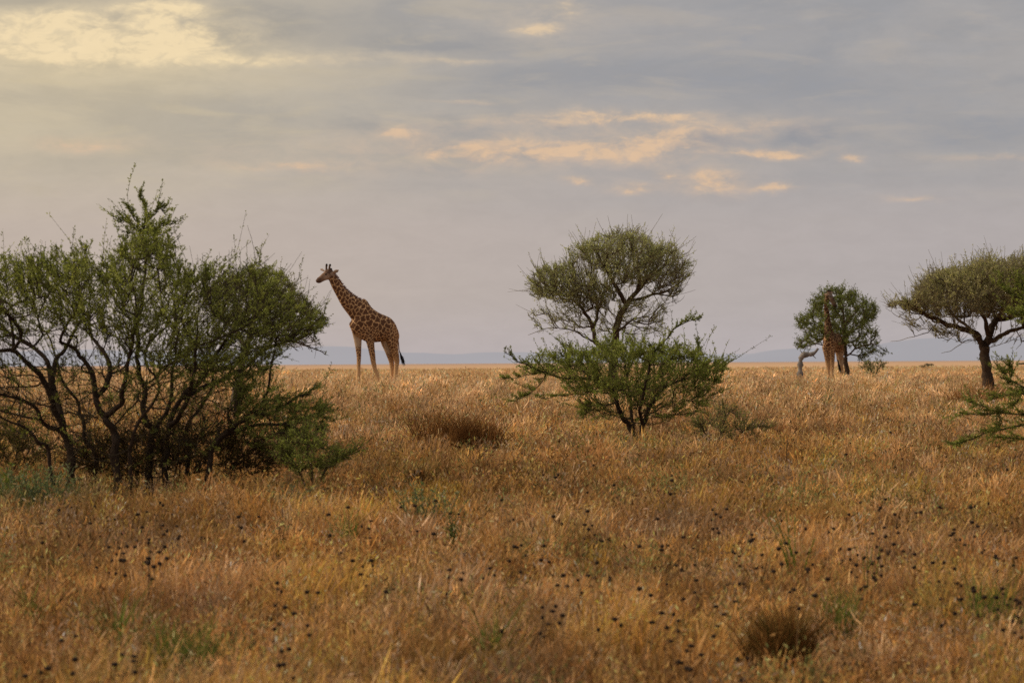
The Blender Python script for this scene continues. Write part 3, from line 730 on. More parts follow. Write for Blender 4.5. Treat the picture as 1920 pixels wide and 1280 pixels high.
def shrubs():
    small_shrub('shrub', 'low twiggy grey-green shrub in the grass to the right of the central bush', 97., [[(1345, 836), (1350, 810), (1360, 780), (1355, 755)], [(1340, 836), (1320, 810), (1300, 790)], [(1360, 836), (1390, 810), (1420, 800), (1448, 800)]],
                [(1288, 820), (1300, 790), (1335, 765), (1355, 750), (1385, 770), (1410, 790), (1445, 800), (1420, 825), (1340, 838)], 110, [(.17, .19, .06), (.21, .21, .08), (.18, .15, .07)], 1345, .5, (.1, .25), (.03, .014), 7, tipw=.004)
    small_shrub('shrub', 'low green shrub at the foot of the large bush, sprawling towards the giraffe', 71.4, [[(590, 915), (585, 880), (575, 840), (580, 800)], [(590, 915), (610, 880), (640, 860), (672, 845)], [(585, 915), (560, 880), (530, 865)]],
                [(520, 850), (560, 800), (590, 790), (615, 810), (625, 840), (665, 845), (640, 870), (600, 890), (540, 890)], 120, G_BUSH, 590, .5, (.08, .24), (.034, .016), 9, tipw=.004)
    small_shrub('shrub', 'brownish green scrub at the left frame edge beneath the large bush', 79., [[(20, 900), (25, 860), (40, 820)], [(10, 900), (-20, 860), (-40, 830)], [(30, 900), (60, 870), (85, 850)]],
                [(-80, 880), (-50, 810), (0, 790), (45, 800), (80, 830), (110, 870), (60, 895)], 170, [(.10, .085, .028), (.13, .095, .03), (.075, .075, .022)], 15, .6, (.1, .26), (.032, .015), 9, tipw=.004, bark=(.09, .06, .035))
    small_shrub('shrub', 'small rounded olive shrub just right of the browsed tree on the plain', 287., [[(1637, 716), (1634, 700), (1625, 685)], [(1637, 716), (1642, 700), (1652, 686)]],
                [(1616, 690), (1622, 678), (1640, 676), (1656, 676), (1660, 690), (1650, 702), (1625, 702)], 50, [tuple(1.3 * np.array(q)) for q in G_OLIVE], 1637, .5, (.1, .3), (.06, .028), 7, rt=.008, tipw=.009)
    # dusky scrub under the big bush
    small_shrub('shrub', 'dark leafless scrub tangled between the stems of the large bush', 73.9, [[(330, 905), (340, 870), (360, 840)], [(260, 905), (250, 870), (240, 850)], [(430, 905), (440, 870), (470, 850)], [(180, 905), (165, 870), (160, 850)]],
                [(120, 880), (160, 830), (240, 810), (330, 800), (420, 810), (500, 830), (540, 870), (480, 895), (200, 900)], 520, [(.13, .09, .034), (.16, .095, .04), (.13, .13, .045)], 330, 1.1, (.12, .34), (.032, .014), 7, bark=(.06, .036, .02), tipw=.005, shoots=4,
                leafp=lambda S: np.full(len(S), .6))

# ----------------------------------------------------------------- dead trunk
def dead_trunk():
    Y = 288.
    b = Buf()
    pts = [(1499, 719), (1500, 700), (1500.5, 684), (1501.5, 671), (1506, 665.5), (1514, 664.5), (1522, 664), (1528, 661), (1534, 653)]
    p = np.array([P(a, r, Y) for a, r in pts]); p[0][2] = gz(p[0][0], Y) - .05
    e = []
    for k in range(len(p) - 1):
        for t in (0, .34, .67): e.append(p[k] * (1 - t) + p[k + 1] * t)
    e.append(p[-1]); e = np.array(e); e[1:-1] = e[:-2] * .25 + e[1:-1] * .5 + e[2:] * .25
    r = np.interp(np.linspace(0, 1, len(e)), [0, .15, .5, .75, 1], [.19, .135, .15, .12, .045]) * (1 + RNG.normal(0, .15, len(e)))
    root = empty('dead_trunk', foot(1499, Y), 'bare grey broken tree trunk bent over sideways left of the rear giraffe', 'tree')
    cc = np.array([.20, .17, .15])
    tube(b, e, r, 9, np.repeat(cc[None] * np.interp(np.arange(len(e)), np.arange(len(e)), RNG.uniform(.55, 1.35, len(e)))[:, None], 9, 0), cap=False)
    b.obj('trunk', M_bark, root, foot(1499, Y), smooth=True)
    for q in ([(1506, 666), (1503, 660), (1500, 657)], [(1522, 664), (1526, 668), (1530, 672)]):
        b = Buf(); tube(b, np.array([P(a, rr, Y) for a, rr in q]), [.04, .025, .01], 6, cc * .8)
        b.obj('branch_stub', M_bark, root, foot(1499, Y), smooth=True)

# ----------------------------------------------------------------- giraffes
def sweep(buf, pts, sides=16, latdir=None, upright=False):
    """pts: rows of (x,y,z,a,b): ring half extents a (in the vertical plane of the axis) and b (sideways); closed ends"""
    pts = np.array(pts, float); C = pts[:, :3]; n = len(C)
    # resample smooth
    m = (n - 1) * 4 + 1
    ti = np.linspace(0, n - 1, m)
    def cr(col):
        e = np.concatenate([[2 * col[0] - col[1]], col, [2 * col[-1] - col[-2]]])
        i = np.clip(ti.astype(int), 0, n - 2); t = ti - i
        p0, p1, p2, p3 = e[i], e[i + 1], e[i + 2], e[i + 3]
        return .5 * (2 * p1 + (p2 - p0) * t + (2 * p0 - 5 * p1 + 4 * p2 - p3) * t ** 2 + (3 * p1 - p0 - 3 * p2 + p3) * t ** 3)
    Q = np.stack([cr(pts[:, k]) for k in range(5)], 1); C = Q[:, :3]
    T = norm(np.gradient(C, axis=0))
    lat = np.broadcast_to(np.asarray(latdir, float), T.shape)
    lat = norm(lat - T * (lat * T).sum(1, keepdims=True)); nn = np.cross(T, lat)
    if upright:
        lat = np.broadcast_to(norm(np.asarray(latdir, float)), T.shape); nn = np.broadcast_to(np.array([0, 0, 1.]) * np.sign(nn[len(nn) // 2, 2]), T.shape)
    th = np.linspace(0, 2 * np.pi, sides, endpoint=False)
    V = C[:, None] + np.maximum(Q[:, 3], .004)[:, None, None] * np.cos(th)[None, :, None] * nn[:, None] + np.maximum(Q[:, 4], .004)[:, None, None] * np.sin(th)[None, :, None] * lat[:, None]
    i = np.arange(m - 1)[:, None] * sides; j = np.arange(sides)[None]
    q = np.stack([i + j, i + (j + 1) % sides, i + sides + (j + 1) % sides, i + sides + j], -1).reshape(-1, 4)
    buf.add(V.reshape(-1, 3), q)
    for e, sg in ((0, -1), (m - 1, 1)):
        c = C[e] + T[e] * sg * min(Q[e, 3], Q[e, 4]) * .6
        k = np.arange(sides); ring = V[e]
        mid = c * .5 + ring * .5 + T[e] * sg * 0.0
        vv = np.vstack([ring, C[e] + (ring - C[e]) * .6 + T[e] * sg * min(Q[e, 3], Q[e, 4]) * .45, c[None]])
        f1 = np.stack([k, (k + 1) % sides, sides + (k + 1) % sides, sides + k], 1); f2 = np.stack([sides + k, sides + (k + 1) % sides, np.full(sides, 2 * sides)], 1)
        if sg < 0: f1 = f1[:, ::-1]; f2 = f2[:, ::-1]
        n0 = buf.n; buf.add(vv, f1); buf.f.append(f2 + n0)
    return C, Q

def giraffe(spec, label):
    D, ox, oy, zs, yaw, xc = spec['D'], spec['ox'], spec['oy'], spec['zs'], spec['yaw'], spec['xc']
    u = D / F / zs                                   # metres per traced unit
    ca, sa = math.cos(yaw), math.sin(yaw)
    fwd = np.array([-ca, -sa, 0]); lat = np.array([sa, -ca, 0])      # lat points to the animal's left (viewer's) side
    def W(zx, zy, l=0., own=None):
        """traced point, on the body axis plane at lateral offset l (units): x stays as traced"""
        X = (zx - xc) * u; Ll = l * u
        s = (X - Ll * sa) / (ca)                     # distance along the axis, to the rear
        if own is not None: s = own * u
        y = D + s * sa - Ll * ca
        x = ((ox + zx / zs) - 960) / F * D
        z = CZ + (HR - (oy + zy / zs)) / F * D
        return np.array([x, y, z])
    def ring(zx, zy, a, b, l=0., own=None): return np.concatenate([W(zx, zy, l, own), [a * u, b * u]])
    buf = Buf(); samples = []
    def part(rows, zone, latd=lat, upright=False):
        C, Q = sweep(buf, rows, 18, latd, upright)
        for c in C: samples.append((c, zone))
    part([ring(*r) for r in spec['torso']], 0, upright=True)
    part([ring(*r) for r in spec['neck']], 1)
    hl = spec.get('headlat', lat)
    part([ring(*r) for r in spec['head']], 2, hl)
    for r in spec['ears']: part([ring(*q) for q in r], 3, hl)
    for r in spec['ossicones']: part([ring(*q) for q in r], 4, hl)
    for leg in spec['legs']:
        rows = [ring(*q) for q in leg]
        fz = gz(rows[-1][0], rows[-1][1]); rows[-1][2] = fz + .07
        part(rows, 5)
        h = rows[-1].copy(); h2 = h.copy(); h2[2] = fz - .01; h2[3:] = .085; h[3:] = .07; h[2] += .03
        part([h, (h + h2) / 2, h2], 6)
    base = foot(ox + spec['basex'] / zs, D)
    me = buf.mesh('raw', False, base)
    o = bpy.data.objects.new('body', me); COL.objects.link(o)
    md = o.modifiers.new('r', 'REMESH'); md.mode = 'VOXEL'; md.voxel_size = .021; md.use_smooth_shade = True
    sm = o.modifiers.new('s', 'SMOOTH'); sm.factor = .5; sm.iterations = 5
    dg = bpy.context.evaluated_depsgraph_get()
    m2 = bpy.data.meshes.new_from_object(o.evaluated_get(dg), depsgraph=dg)
    o.modifiers.clear(); o.data = m2; m2.name = 'body'; bpy.data.meshes.remove(me)
    n = len(m2.vertices); V = np.empty(n * 3, np.float32); m2.vertices.foreach_get('co', V); V = V.reshape(-1, 3) + base.astype(np.float32)
    # coat: irregular dark patches divided by pale lines
    kd = kdtree.KDTree(len(samples))
    for i, (c, z) in enumerate(samples): kd.insert(c, i)
    kd.balance()
    zone = np.array([samples[kd.find(v)[1]][1] for v in V])
    zmin = base[2]; hh = V[:, 2] - zmin
    size = np.where(zone == 0, .20, np.where(zone == 1, .145, np.where(zone == 5, .10, .06)))
    size = np.where((zone == 5) & (hh < 1.3), .07, size)
    rg = np.random.default_rng(spec['seed']); order = rg.permutation(n); seeds = []; ss = []
    for i in order:
        if zone[i] in (2, 3, 4, 6): continue
        if seeds:
            d = np.linalg.norm(np.array(seeds) - V[i], axis=1)
            if (d < (np.array(ss) + size[i]) * .5).any(): continue
        seeds.append(V[i]); ss.append(size[i])
        if len(seeds) > 900: break
    seeds = np.array(seeds); ss = np.array(ss)
    Vw = V + .03 * np.sin(V[:, [1, 2, 0]] * 23) + .015 * np.sin(V[:, [2, 0, 1]] * 51)
    e = np.empty(n)
    for a in range(0, n, 2000):
        dd = np.linalg.norm(Vw[a:a + 2000, None] - seeds[None], axis=2) / ss[None] ** .5
        p = np.partition(dd, 1, 1)[:, :2]; e[a:a + 2000] = (p[:, 1] - p[:, 0]) * ss.mean() ** .5
    spot = sstep(.008, .024, e)
    pale = np.array([.68, .41, .20]); dark = np.array([.105, .045, .021])
    c = pale[None] * np.ones((n, 1))
    thr = np.where(zone == 5, sstep(.5, 1.5, hh), 1.)
    k = spot * thr
    # rump and upper hind legs are a warmer, less contrasted tan
    rear = sstep(spec['rear'][0], spec['rear'][1], (V[:, 0] - base[0]) * -fwd[0] + (V[:, 1] - base[1]) * -fwd[1])
    darkz = dark[None] * (1 - .55 * rear[:, None]) + np.array([.27, .11, .035]) * .55 * rear[:, None]
    c = c * (1 - k[:, None]) + darkz * k[:, None]
    # mottles low on the legs
    m5 = (zone == 5) & (hh < 1.6)
    c[m5] = c[m5] * .85 + np.array([.30, .15, .06]) * .15
    for li, leg in enumerate(spec['legs']):        # the inner, pale leg
        if li in spec.get('paleleg', ()):
            for q in leg[1:3]:
                d = np.linalg.norm(V - W(*q[:2], *q[4:]), axis=1)
                w = (1 - sstep(.12, .34, d))[:, None] * .75
                c = c * (1 - w) + np.array([.50, .36, .24]) * w
    hm = zone == 2; c[hm] = np.array([.20, .115, .07]); 
    hp = np.array(spec['headpts'][1]); hq = W(*hp); 
    muz = W(*spec['headpts'][0]); d = np.linalg.norm(V - muz, axis=1); w = (1 - sstep(.10, .22, d))[:, None]; c = c * (1 - w) + np.array([.095, .050, .032]) * w
    ck = W(*spec['headpts'][2]); d = np.linalg.norm(V - ck, axis=1); w = ((1 - sstep(.06, .2, d)) * (zone == 2))[:, None]; c = c * (1 - w) + np.array([.36, .25, .18]) * w
    c[zone == 3] = np.array([.30, .20, .14]); c[zone == 4] = np.array([.10, .055, .035])
    ot = np.array([W(*r[-1][:2], *(r[-1][4:])) for r in spec['ossicones']])
    dmin = np.min(np.linalg.norm(V[:, None] - ot[None], axis=2), axis=1); c[dmin < .075] = (.018, .013, .012)
    c[zone == 6] = (.045, .032, .025)
    gn = spec.get('gain', (1, 1)); c = c * np.where((zone == 1) | (zone == 2), gn[1], gn[0])[:, None]
    at = m2.color_attributes.new('Col', 'FLOAT_COLOR', 'POINT')
    at.data.foreach_set('color', np.concatenate([c, np.ones((n, 1))], 1).astype(np.float32).ravel())
    m2.materials.clear(); m2.materials.append(M_coat)
    m2.polygons.foreach_set('use_smooth', np.ones(len(m2.polygons), bool))
    root = empty('giraffe', base, label, 'giraffe')
    o.parent = root
    # mane: a row of short stiff hairs along the nape
    mp = np.array([W(*q) for q in spec['mane']]); b = Buf()
    tt = np.linspace(0, len(mp) - 1.001, 260); i = tt.astype(int); fr = (tt - i)[:, None]
    st = mp[i] * (1 - fr) + mp[i + 1] * fr; tang = norm(mp[i + 1] - mp[i]); nrm = norm(np.cross(tang, lat)); nrm *= np.where(nrm[:, 2:] < 0, -1, 1)
    if 'manedir' in spec: nrm = np.broadcast_to(norm(np.array(spec['manedir'], float)), st.shape)
    st = st + RNG.normal(0, .012, st.shape) - nrm * .04
    leaves(b, st, nrm + tang * .3 + RNG.normal(0, .2, st.shape), RNG.uniform(.08, .13, len(st)), np.full(len(st), .035), np.array([.17, .055, .022]) * RNG.uniform(.7, 1.3, (len(st), 1)))
    b.obj('mane', M_coat, root, base)
    # tail and its tuft
    tp = np.array([W(*q) for q in spec['tail']]); b = Buf()
    tube(b, tp, np.linspace(.035, .016, len(tp)), 8, (.30, .15, .06)); t_o = b.obj('tail', M_coat, root, base, smooth=True)
    q = np.array([W(*k) for k in spec['tuft']]); b = Buf(); N = 55
    f0 = RNG.uniform(0, .45, (N, 1)); d0 = q[-1] - q[0]
    S = q[0] + d0 * f0 + RNG.normal(0, .012, (N, 3)); E_ = q[0] + d0 * RNG.uniform(.7, 1.05, (N, 1)) + RNG.normal(0, .035, (N, 3))
    PPt = np.stack([S, (S + E_) / 2 + RNG.normal(0, .025, (N, 3)), E_], 1)
    batch_tubes(b, PPt, np.full((N, 3), .009) * np.array([1, 1, .4]), 3, (.022, .016, .014)); b.obj('tuft', M_coat, t_o, base)
    for q in spec['eyes']:
        p = W(*q); b = Buf(); uu = np.linspace(0, np.pi, 7); pts = [p + np.array([0, 0, math.cos(a) * .035]) for a in uu]
        tube(b, pts, np.maximum(np.sin(uu) * .035, .002), 10, (.012, .009, .008)); b.obj('eye', M_coat, root, base, smooth=True)
    print('giraffe verts', n, 'seeds', len(seeds))
    return root

def giraffes():
    g1 = dict(D=236., ox=560., oy=470., zs=5.12, yaw=math.radians(20), xc=700., seed=4, basex=720, rear=(.65, 1.0),
        torso=[(503, 712, 34, 26), (525, 715, 80, 52), (562, 694, 132, 66), (605, 660, 192, 72), (645, 670, 202, 76), (682, 698, 179, 82), (710, 716, 164, 84), (770, 735, 141, 84), (830, 741, 121, 78), (880, 752, 106, 68), (918, 780, 90, 56), (946, 808, 54, 38)],
        neck=[(318, 235, 34, 22), (330, 268, 40, 26), (358, 322, 47, 28), (412, 405, 58, 33), (475, 485, 78, 42), (545, 550, 97, 52), (590, 602, 100, 54), (620, 650, 70, 50)],
        head=[(180, 294, 17, 17), (196, 289, 28, 22), (222, 273, 31, 21), (250, 253, 38, 24), (278, 238, 47, 30), (305, 230, 50, 32), (325, 232, 42, 28)],
        ears=[[(335, 218, 8, 8, 22), (352, 206, 17, 9, 34), (372, 197, 16, 7, 46), (391, 189, 5, 5, 54)], [(250, 196, 7, 7, -22), (234, 187, 12, 7, -40), (220, 182, 10, 6, -52), (210, 181, 4, 4, -60)]],
        ossicones=[[(274, 196, 14, 12, -10), (270, 165, 10, 10, -11), (273, 138, 12, 11, -11), (274, 131, 10, 10, -11)], [(298, 196, 14, 12, 14), (300, 165, 10, 10, 15), (306, 140, 12, 11, 16), (308, 133, 10, 10, 16)],
                   [(318, 200, 9, 9, 10), (320, 178, 8, 8, 10), (321, 172, 7, 7, 10)]],
        legs=[[(563, 745, 62, 34, -26), (565, 815, 46, 28, -26), (570, 880, 36, 24, -26), (577, 985, 25, 21, -26), (578, 1040, 22, 18, -26), (575, 1130, 19, 17, -26), (573, 1200, 21, 19, -26), (570, 1270, 20, 18, -26)],
              [(668, 770, 62, 36, 32), (684, 850, 46, 30, 32), (694, 910, 36, 26, 32), (710, 1010, 28, 23, 30), (718, 1070, 25, 21, 30), (735, 1140, 20, 18, 30), (752, 1195, 20, 18, 30), (765, 1262, 20, 18, 30)],
              [(835, 790, 72, 38, -34), (838, 870, 56, 32, -32), (856, 940, 42, 27, -30), (884, 1045, 28, 23, -28), (892, 1100, 23, 19, -28), (893, 1180, 20, 18, -28), (893, 1270, 20, 18, -28)],
              [(890, 790, 66, 40, 34), (902, 880, 52, 34, 34), (918, 950, 40, 28, 32), (940, 1050, 29, 24, 30), (938, 1100, 23, 20, 30), (930, 1180, 20, 18, 30), (926, 1262, 20, 18, 30)]],
        paleleg=(0, 2), headpts=[(190, 292), (285, 222), (278, 262, 26)],
        mane=[(340, 212), (372, 258), (402, 300), (440, 350), (475, 387), (520, 424), (560, 452), (600, 474)],
        tail=[(942, 800), (955, 880), (960, 930), (966, 975)], tuft=[(964, 955), (985, 1010), (1012, 1100)], eyes=[(268, 228, 26), (250, 215, -24)])
    giraffe(g1, 'spotted giraffe standing side-on in tall grass, facing left past the large bush')
    yw = math.radians(66)
    s = 1.0
    def hd(l): return l
    g2 = dict(D=290., ox=1470., oy=520., zs=6.095, yaw=yw, xc=570., seed=9, basex=580, rear=(.5, .9), gain=(.88, .52),
        torso=[(484, 745, 40, 36), (492, 735, 92, 62), (512, 735, 116, 72), (545, 742, 118, 78), (585, 745, 112, 80), (620, 740, 100, 72), (645, 745, 78, 58), (656, 760, 40, 34)],
        neck=[(486, 210, 26, 24, 0, -205), (474, 255, 24, 23, 0, -210), (472, 330, 27, 25, 0, -205), (480, 420, 32, 29, 0, -200), (490, 510, 41, 35, 0, -190), (500, 600, 62, 48, 0, -180), (508, 700, 95, 60, 0, -160)],
        head=[(492, 195, 30, 28, 0, -205), (508, 205, 36, 32, 0, -210), (528, 238, 33, 28, 0, -220), (551, 285, 29, 27, 0, -228), (570, 325, 27, 25, 0, -234), (577, 345, 16, 15, 0, -236)],
        ears=[[(478, 190, 8, 8, 0, -190), (462, 196, 15, 8, 0, -182), (446, 206, 5, 5, 0, -178)], [(515, 180, 8, 8, 0, -205), (536, 176, 14, 8, 0, -200), (552, 178, 5, 5, 0, -195)]],
        ossicones=[[(494, 180, 12, 11, 0, -205), (492, 155, 11, 10, 0, -205), (492, 146, 11, 11, 0, -205)], [(510, 182, 12, 11, 0, -208), (514, 158, 11, 10, 0, -208), (516, 150, 11, 11, 0, -208)]],
        legs=[[(470, 790, 48, 44, 0, -150), (482, 880, 38, 34, 0, -150), (494, 990, 28, 26, 0, -150), (500, 1070, 22, 20, 0, -150), (502, 1160, 21, 20, 0, -150), (503, 1190, 20, 20, 0, -150)],
              [(535, 790, 48, 42, 0, -165), (540, 880, 38, 34, 0, -165), (542, 990, 28, 26, 0, -165), (540, 1070, 22, 20, 0, -165), (545, 1160, 21, 20, 0, -175), (546, 1190, 20, 20, 0, -175)],
              [(640, 800, 48, 56, 0, 150), (648, 880, 38, 44, 0, 160), (658, 970, 28, 30, 0, 170), (668, 1050, 22, 22, 0, 180), (684, 1130, 20, 20, 0, 185), (688, 1190, 20, 20, 0, 185)],
              [(625, 800, 44, 50, 0, 150), (640, 880, 34, 40, 0, 175), (652, 970, 26, 28, 0, 200), (655, 1050, 21, 21, 0, 210), (664, 1130, 20, 20, 0, 215), (668, 1190, 20, 20, 0, 215)]],
        paleleg=(2,), headpts=[(572, 335, 0, -235), (528, 225, 0, -240), (512, 225, 0, -240)],
        mane=[(470, 215, 0, -192), (462, 300, 0, -192), (466, 420, 0, -185), (470, 520, 0, -172), (466, 600, 0, -150)], manedir=(-.5, .8, .1),
        tail=[(640, 790, 0, 100), (618, 860, 0, 110), (610, 930, 0, 110), (622, 970, 0, 100)], tuft=[(616, 940, 0, 100), (640, 1010, 0, 95), (656, 1095, 0, 90)], eyes=[(522, 222, 0, -250), (500, 215, 0, -246)])
    giraffe(g2, 'giraffe seen nearly end-on, its neck raised against the small round tree')

# ----------------------------------------------------------------- small plants in the grass
def tussock(name, label, cat, px, Y, wpx, hpx, n, cols, width=.012, droop=.3, parts='blades', curl=1.):
    base = foot(px, Y); b = Buf()
    w = wpx / F * Y; h = hpx / F * Y
    a = RNG.random(n) * 2 * np.pi; r = np.sqrt(RNG.random(n)) * w * .6
    nc = 9; cx = RNG.normal(0, .42, (nc, 2)) * w; kc = RNG.integers(0, nc, n); ch = RNG.uniform(.55, 1.1, nc)[kc]
    S = np.stack([base[0] + np.cos(a) * r * .45 + cx[kc, 0], Y + np.sin(a) * r * .45 + cx[kc, 1], np.zeros(n)], 1); S[:, 2] = ground_z(S[:, 0], S[:, 1])
    H = h * ch * RNG.uniform(.45, 1.1, n) * (1 - .35 * (r / (w * .6)) ** 2)
    out = np.stack([np.cos(a) * r / w, np.sin(a) * r / w, np.zeros(n)], 1) * .7 + RNG.normal(0, .26, (n, 3)) * [1, 1, 0]
    tt = np.linspace(0, 1, 5)[None, :, None]
    PPx = S[:, None] + np.array([0, 0, 1]) * H[:, None, None] * (tt - droop * .35 * tt ** 3) + out[:, None] * H[:, None, None] * tt ** 1.6 * curl
    PPx[:, 1:] += RNG.normal(0, .012, (n, 4, 3)) * H[:, None, None]
    cols = np.asarray(cols); c = cols[RNG.integers(0, len(cols), n)] * RNG.uniform(.65, 1.3, (n, 1))
    batch_tubes(b, PPx, np.array([.5, .5, .45, .35, .1])[None] * width * np.ones((n, 1)), 3, c)
    return b, base, PPx, c
def small_plants():
    def tus(name, label, cat, *a, **k):
        b, base, PPx, c = tussock(name, label, cat, *a, **k)
        o = b.obj(name, M_grass, None, base); o.location = [float(q) for q in base]
        return tag(o, label, cat)
    BR = [(.38, .19, .065), (.30, .145, .05), (.46, .26, .10), (.22, .11, .04)]
    tus('grass_tussock', 'big rust-brown grass tussock standing alone between the giraffe and the central bush', 'tussock', 868, 95., 76, 128, 2000, [(.26, .12, .04), (.19, .085, .028), (.32, .16, .055), (.12, .058, .02)], width=.008, curl=.9)
    tus('grass_tussock', 'low rusty tussock just left of the big brown tussock', 'tussock', 740, 128., 52, 62, 330, [(.44, .24, .08), (.50, .29, .10)], width=.011)
    tus('grass_tussock', 'dark brown shaggy tussock in the blurred foreground at lower right', 'tussock', 1458, 42.6, 64, 165, 1700, [(.20, .105, .032), (.28, .14, .045), (.15, .11, .032), (.33, .18, .06)], width=.008, curl=.9)
    tus('grass_tussock', 'reddish brown tussock in the middle distance before the umbrella acacia', 'tussock', 1835, 150., 80, 66, 700, BR, width=.012)
    tus('grass_tussock', 'small dark brown clump in the open grass below the giraffe', 'tussock', 786, 74.5, 14, 82, 260, [(.10, .05, .015), (.15, .075, .02)], width=.008)
    GR = [(.15, .20, .04), (.19, .23, .05), (.24, .24, .065)]
    for px, Y, w, h, n, label in ((218, 43.5, 26, 200, 90, 'thin upright green grass shoots at the lower left'), (912, 43, 24, 175, 80, 'green grass shoots at the bottom centre of the foreground'),
                                  (335, 42, 75, 150, 260, 'wide soft patch of green grass along the bottom edge at left'), (62, 48, 18, 130, 60, 'bright green sprig near the left edge of the foreground'),
                                  (655, 60, 16, 105, 60, 'narrow green grass sprig right of the left seed heads'), (1575, 46.5, 40, 145, 120, 'short green grass blades beside the dark foreground tussock'),
                                  (1860, 47, 60, 145, 150, 'olive green grass patch near the lower right corner')):
        tus('green_grass_clump', label, 'grass clump', px, Y, w, h, n, GR, width=.009)
    # tall green stems at right
    def herb(label, px, Y, stems, h, cols, leaf, name='green_herb', lean=.22, nleaf=12, w=.0):
        base = foot(px, Y); root = empty(name, base, label, 'herb')
        H = h / F * Y; sb = Buf(); lb = Buf()
        for k in range(stems):
            a = RNG.random() * 2 * np.pi; r = RNG.random() * w / F * Y
            s0 = base + np.array([math.cos(a) * r, math.sin(a) * r * .6, -.01]); hh = H * RNG.uniform(.6, 1.05)
            ln = RNG.normal(0, lean, 2)
            t = np.linspace(0, 1, 7)[:, None]
            p = s0 + np.array([0, 0, 1]) * hh * t + np.array([ln[0], ln[1], 0]) * hh * t ** 1.5
            sb = Buf(); tube(sb, p, np.linspace(.007, .003, 7), 5, np.array(cols[0]) * .9); sb.obj('stem', M_leaf, root, base)
            tl = RNG.uniform(.12, 1, nleaf)
            q = s0 + np.array([0, 0, 1]) * hh * tl[:, None] + np.array([ln[0], ln[1], 0]) * hh * tl[:, None] ** 1.5
            aa = RNG.random(nleaf) * 2 * np.pi
            d = np.stack([np.cos(aa), np.sin(aa), RNG.uniform(.3, 1.1, nleaf)], 1)
            c = np.array(cols)[RNG.integers(0, len(cols), nleaf)] * RNG.uniform(.7, 1.3, (nleaf, 1))
            leaves(lb, q, d, RNG.uniform(.6, 1.2, nleaf) * leaf, RNG.uniform(.25, .4, nleaf) * leaf, c)
        lb.obj('foliage', M_leaf, root, base)
    herb('tall herb of forking green stems among the yellow grass at right', 1495, 53, 10, 160, GR, .035, lean=.22, nleaf=14, w=14)
    herb('tall thin green stems beside the foreground herb, nearer the bottom right', 1622, 50, 7, 135, GR, .03, lean=.15, nleaf=8, w=20)
    GG = [(.17, .195, .105), (.21, .225, .13), (.12, .15, .07)]
    herb('grey-green leafy herb in the middle of the foreground grass', 798, 62, 34, 112, GG, .06, lean=.35, nleaf=20, w=42)
    herb('small dark green herb to the right below the grey-green herb', 852, 58, 14, 100, [(.07, .09, .03), (.10, .11, .04)], .05, lean=.2, nleaf=18, w=16)
    herb('grey-green weedy patch in front of the large bush at the left edge', 62, 68, 70, 102, GG, .06, lean=.4, nleaf=18, w=80)
    herb('fresh green weed at the far left below the large bush', 8, 71, 26, 95, GR, .06, lean=.3, nleaf=18, w=30)
    herb('olive herb between the grey-green herb and the left seed heads', 530, 66, 18, 88, GG, .05, lean=.3, nleaf=16, w=26)
    herb('small yellow-green herb at the foot of the central bush', 1100, 90, 14, 66, [(.19, .17, .04), (.15, .15, .04)], .06, lean=.3, nleaf=14, w=18)
    # pale stone
    import bmesh
    bm = bmesh.new(); bmesh.ops.create_icosphere(bm, subdivisions=2, radius=.04)
    for v in bm.verts: v.co *= 1 + .25 * (vnoise(np.array([v.co.x * 40 + 50]), np.array([v.co.z * 40 + v.co.y * 30 + 50]), 5)[0] - .5)
    for v in bm.verts: v.co.x *= .8; v.co.z *= 1.1
    me = bpy.data.meshes.new('stone'); bm.to_mesh(me); bm.free()
    at = me.color_attributes.new('Col', 'FLOAT_COLOR', 'POINT')
    for d in at.data: d.color = (.70, .52, .42, 1)
    me.materials.append(M_bark); o = bpy.data.objects.new('stone', me); COL.objects.link(o)
    y = 68.; x = (366 - 960) / F * y; o.location = (x, y, gz(x, y) + .22)
    tag(o, 'small pale pinkish stone in the grass in front of the large bush', 'stone')

def far_bushes():
    for px, Y, w, h, label in ((612, 760, 34, 7, 'dark flat bush far out on the plain left of the giraffe'), (690, 820, 22, 5, 'dark low bush line far behind the giraffe legs'),
                               (492, 900, 14, 8, 'distant bush seen through the gap right of the large bush stems'), (1735, 900, 16, 5, 'tiny distant bush on the plain left of the umbrella trunk'),
                               (1742, 1300, 10, 4, 'speck of a bush on the far right plain near the skyline'), (1915, 1400, 12, 4, 'tiny dark bush on the skyline at the right edge')):
        base = foot(px, Y); b = Buf(); n = 420
        W_, H_ = w / F * Y, h / F * Y
        q = RNG.normal(0, 1, (n, 3)); q = norm(q) * RNG.random((n, 1)) ** .33 * [W_, W_ * .5, H_]; q[:, 2] = np.abs(q[:, 2]) * (0.6 + .6 * vnoise(q[:, 0] * 2 / W_ + 9, q[:, 0] * 0, int(px)))
        c = np.array([.10, .095, .07]) * RNG.uniform(.7, 1.3, (n, 1))
        leaves(b, base + q, RNG.normal(0, 1, (n, 3)), np.full(n, H_ * .45), np.full(n, H_ * .3), c)
        root = empty('distant_bush', base, label, 'bush')
        for k in range(5):
            tb = Buf()
            dx = RNG.uniform(-.5, .5) * W_
            tube(tb, [base + [dx * .6, 0, -.05], base + [dx * .8, 0, H_ * .3], base + [dx, 0, H_ * .7]], [H_ * .05, H_ * .04, H_ * .02], 4, BARK_B); tb.obj('stem', M_bark, root, base)
        b.obj('crown', M_leaf, root, base)

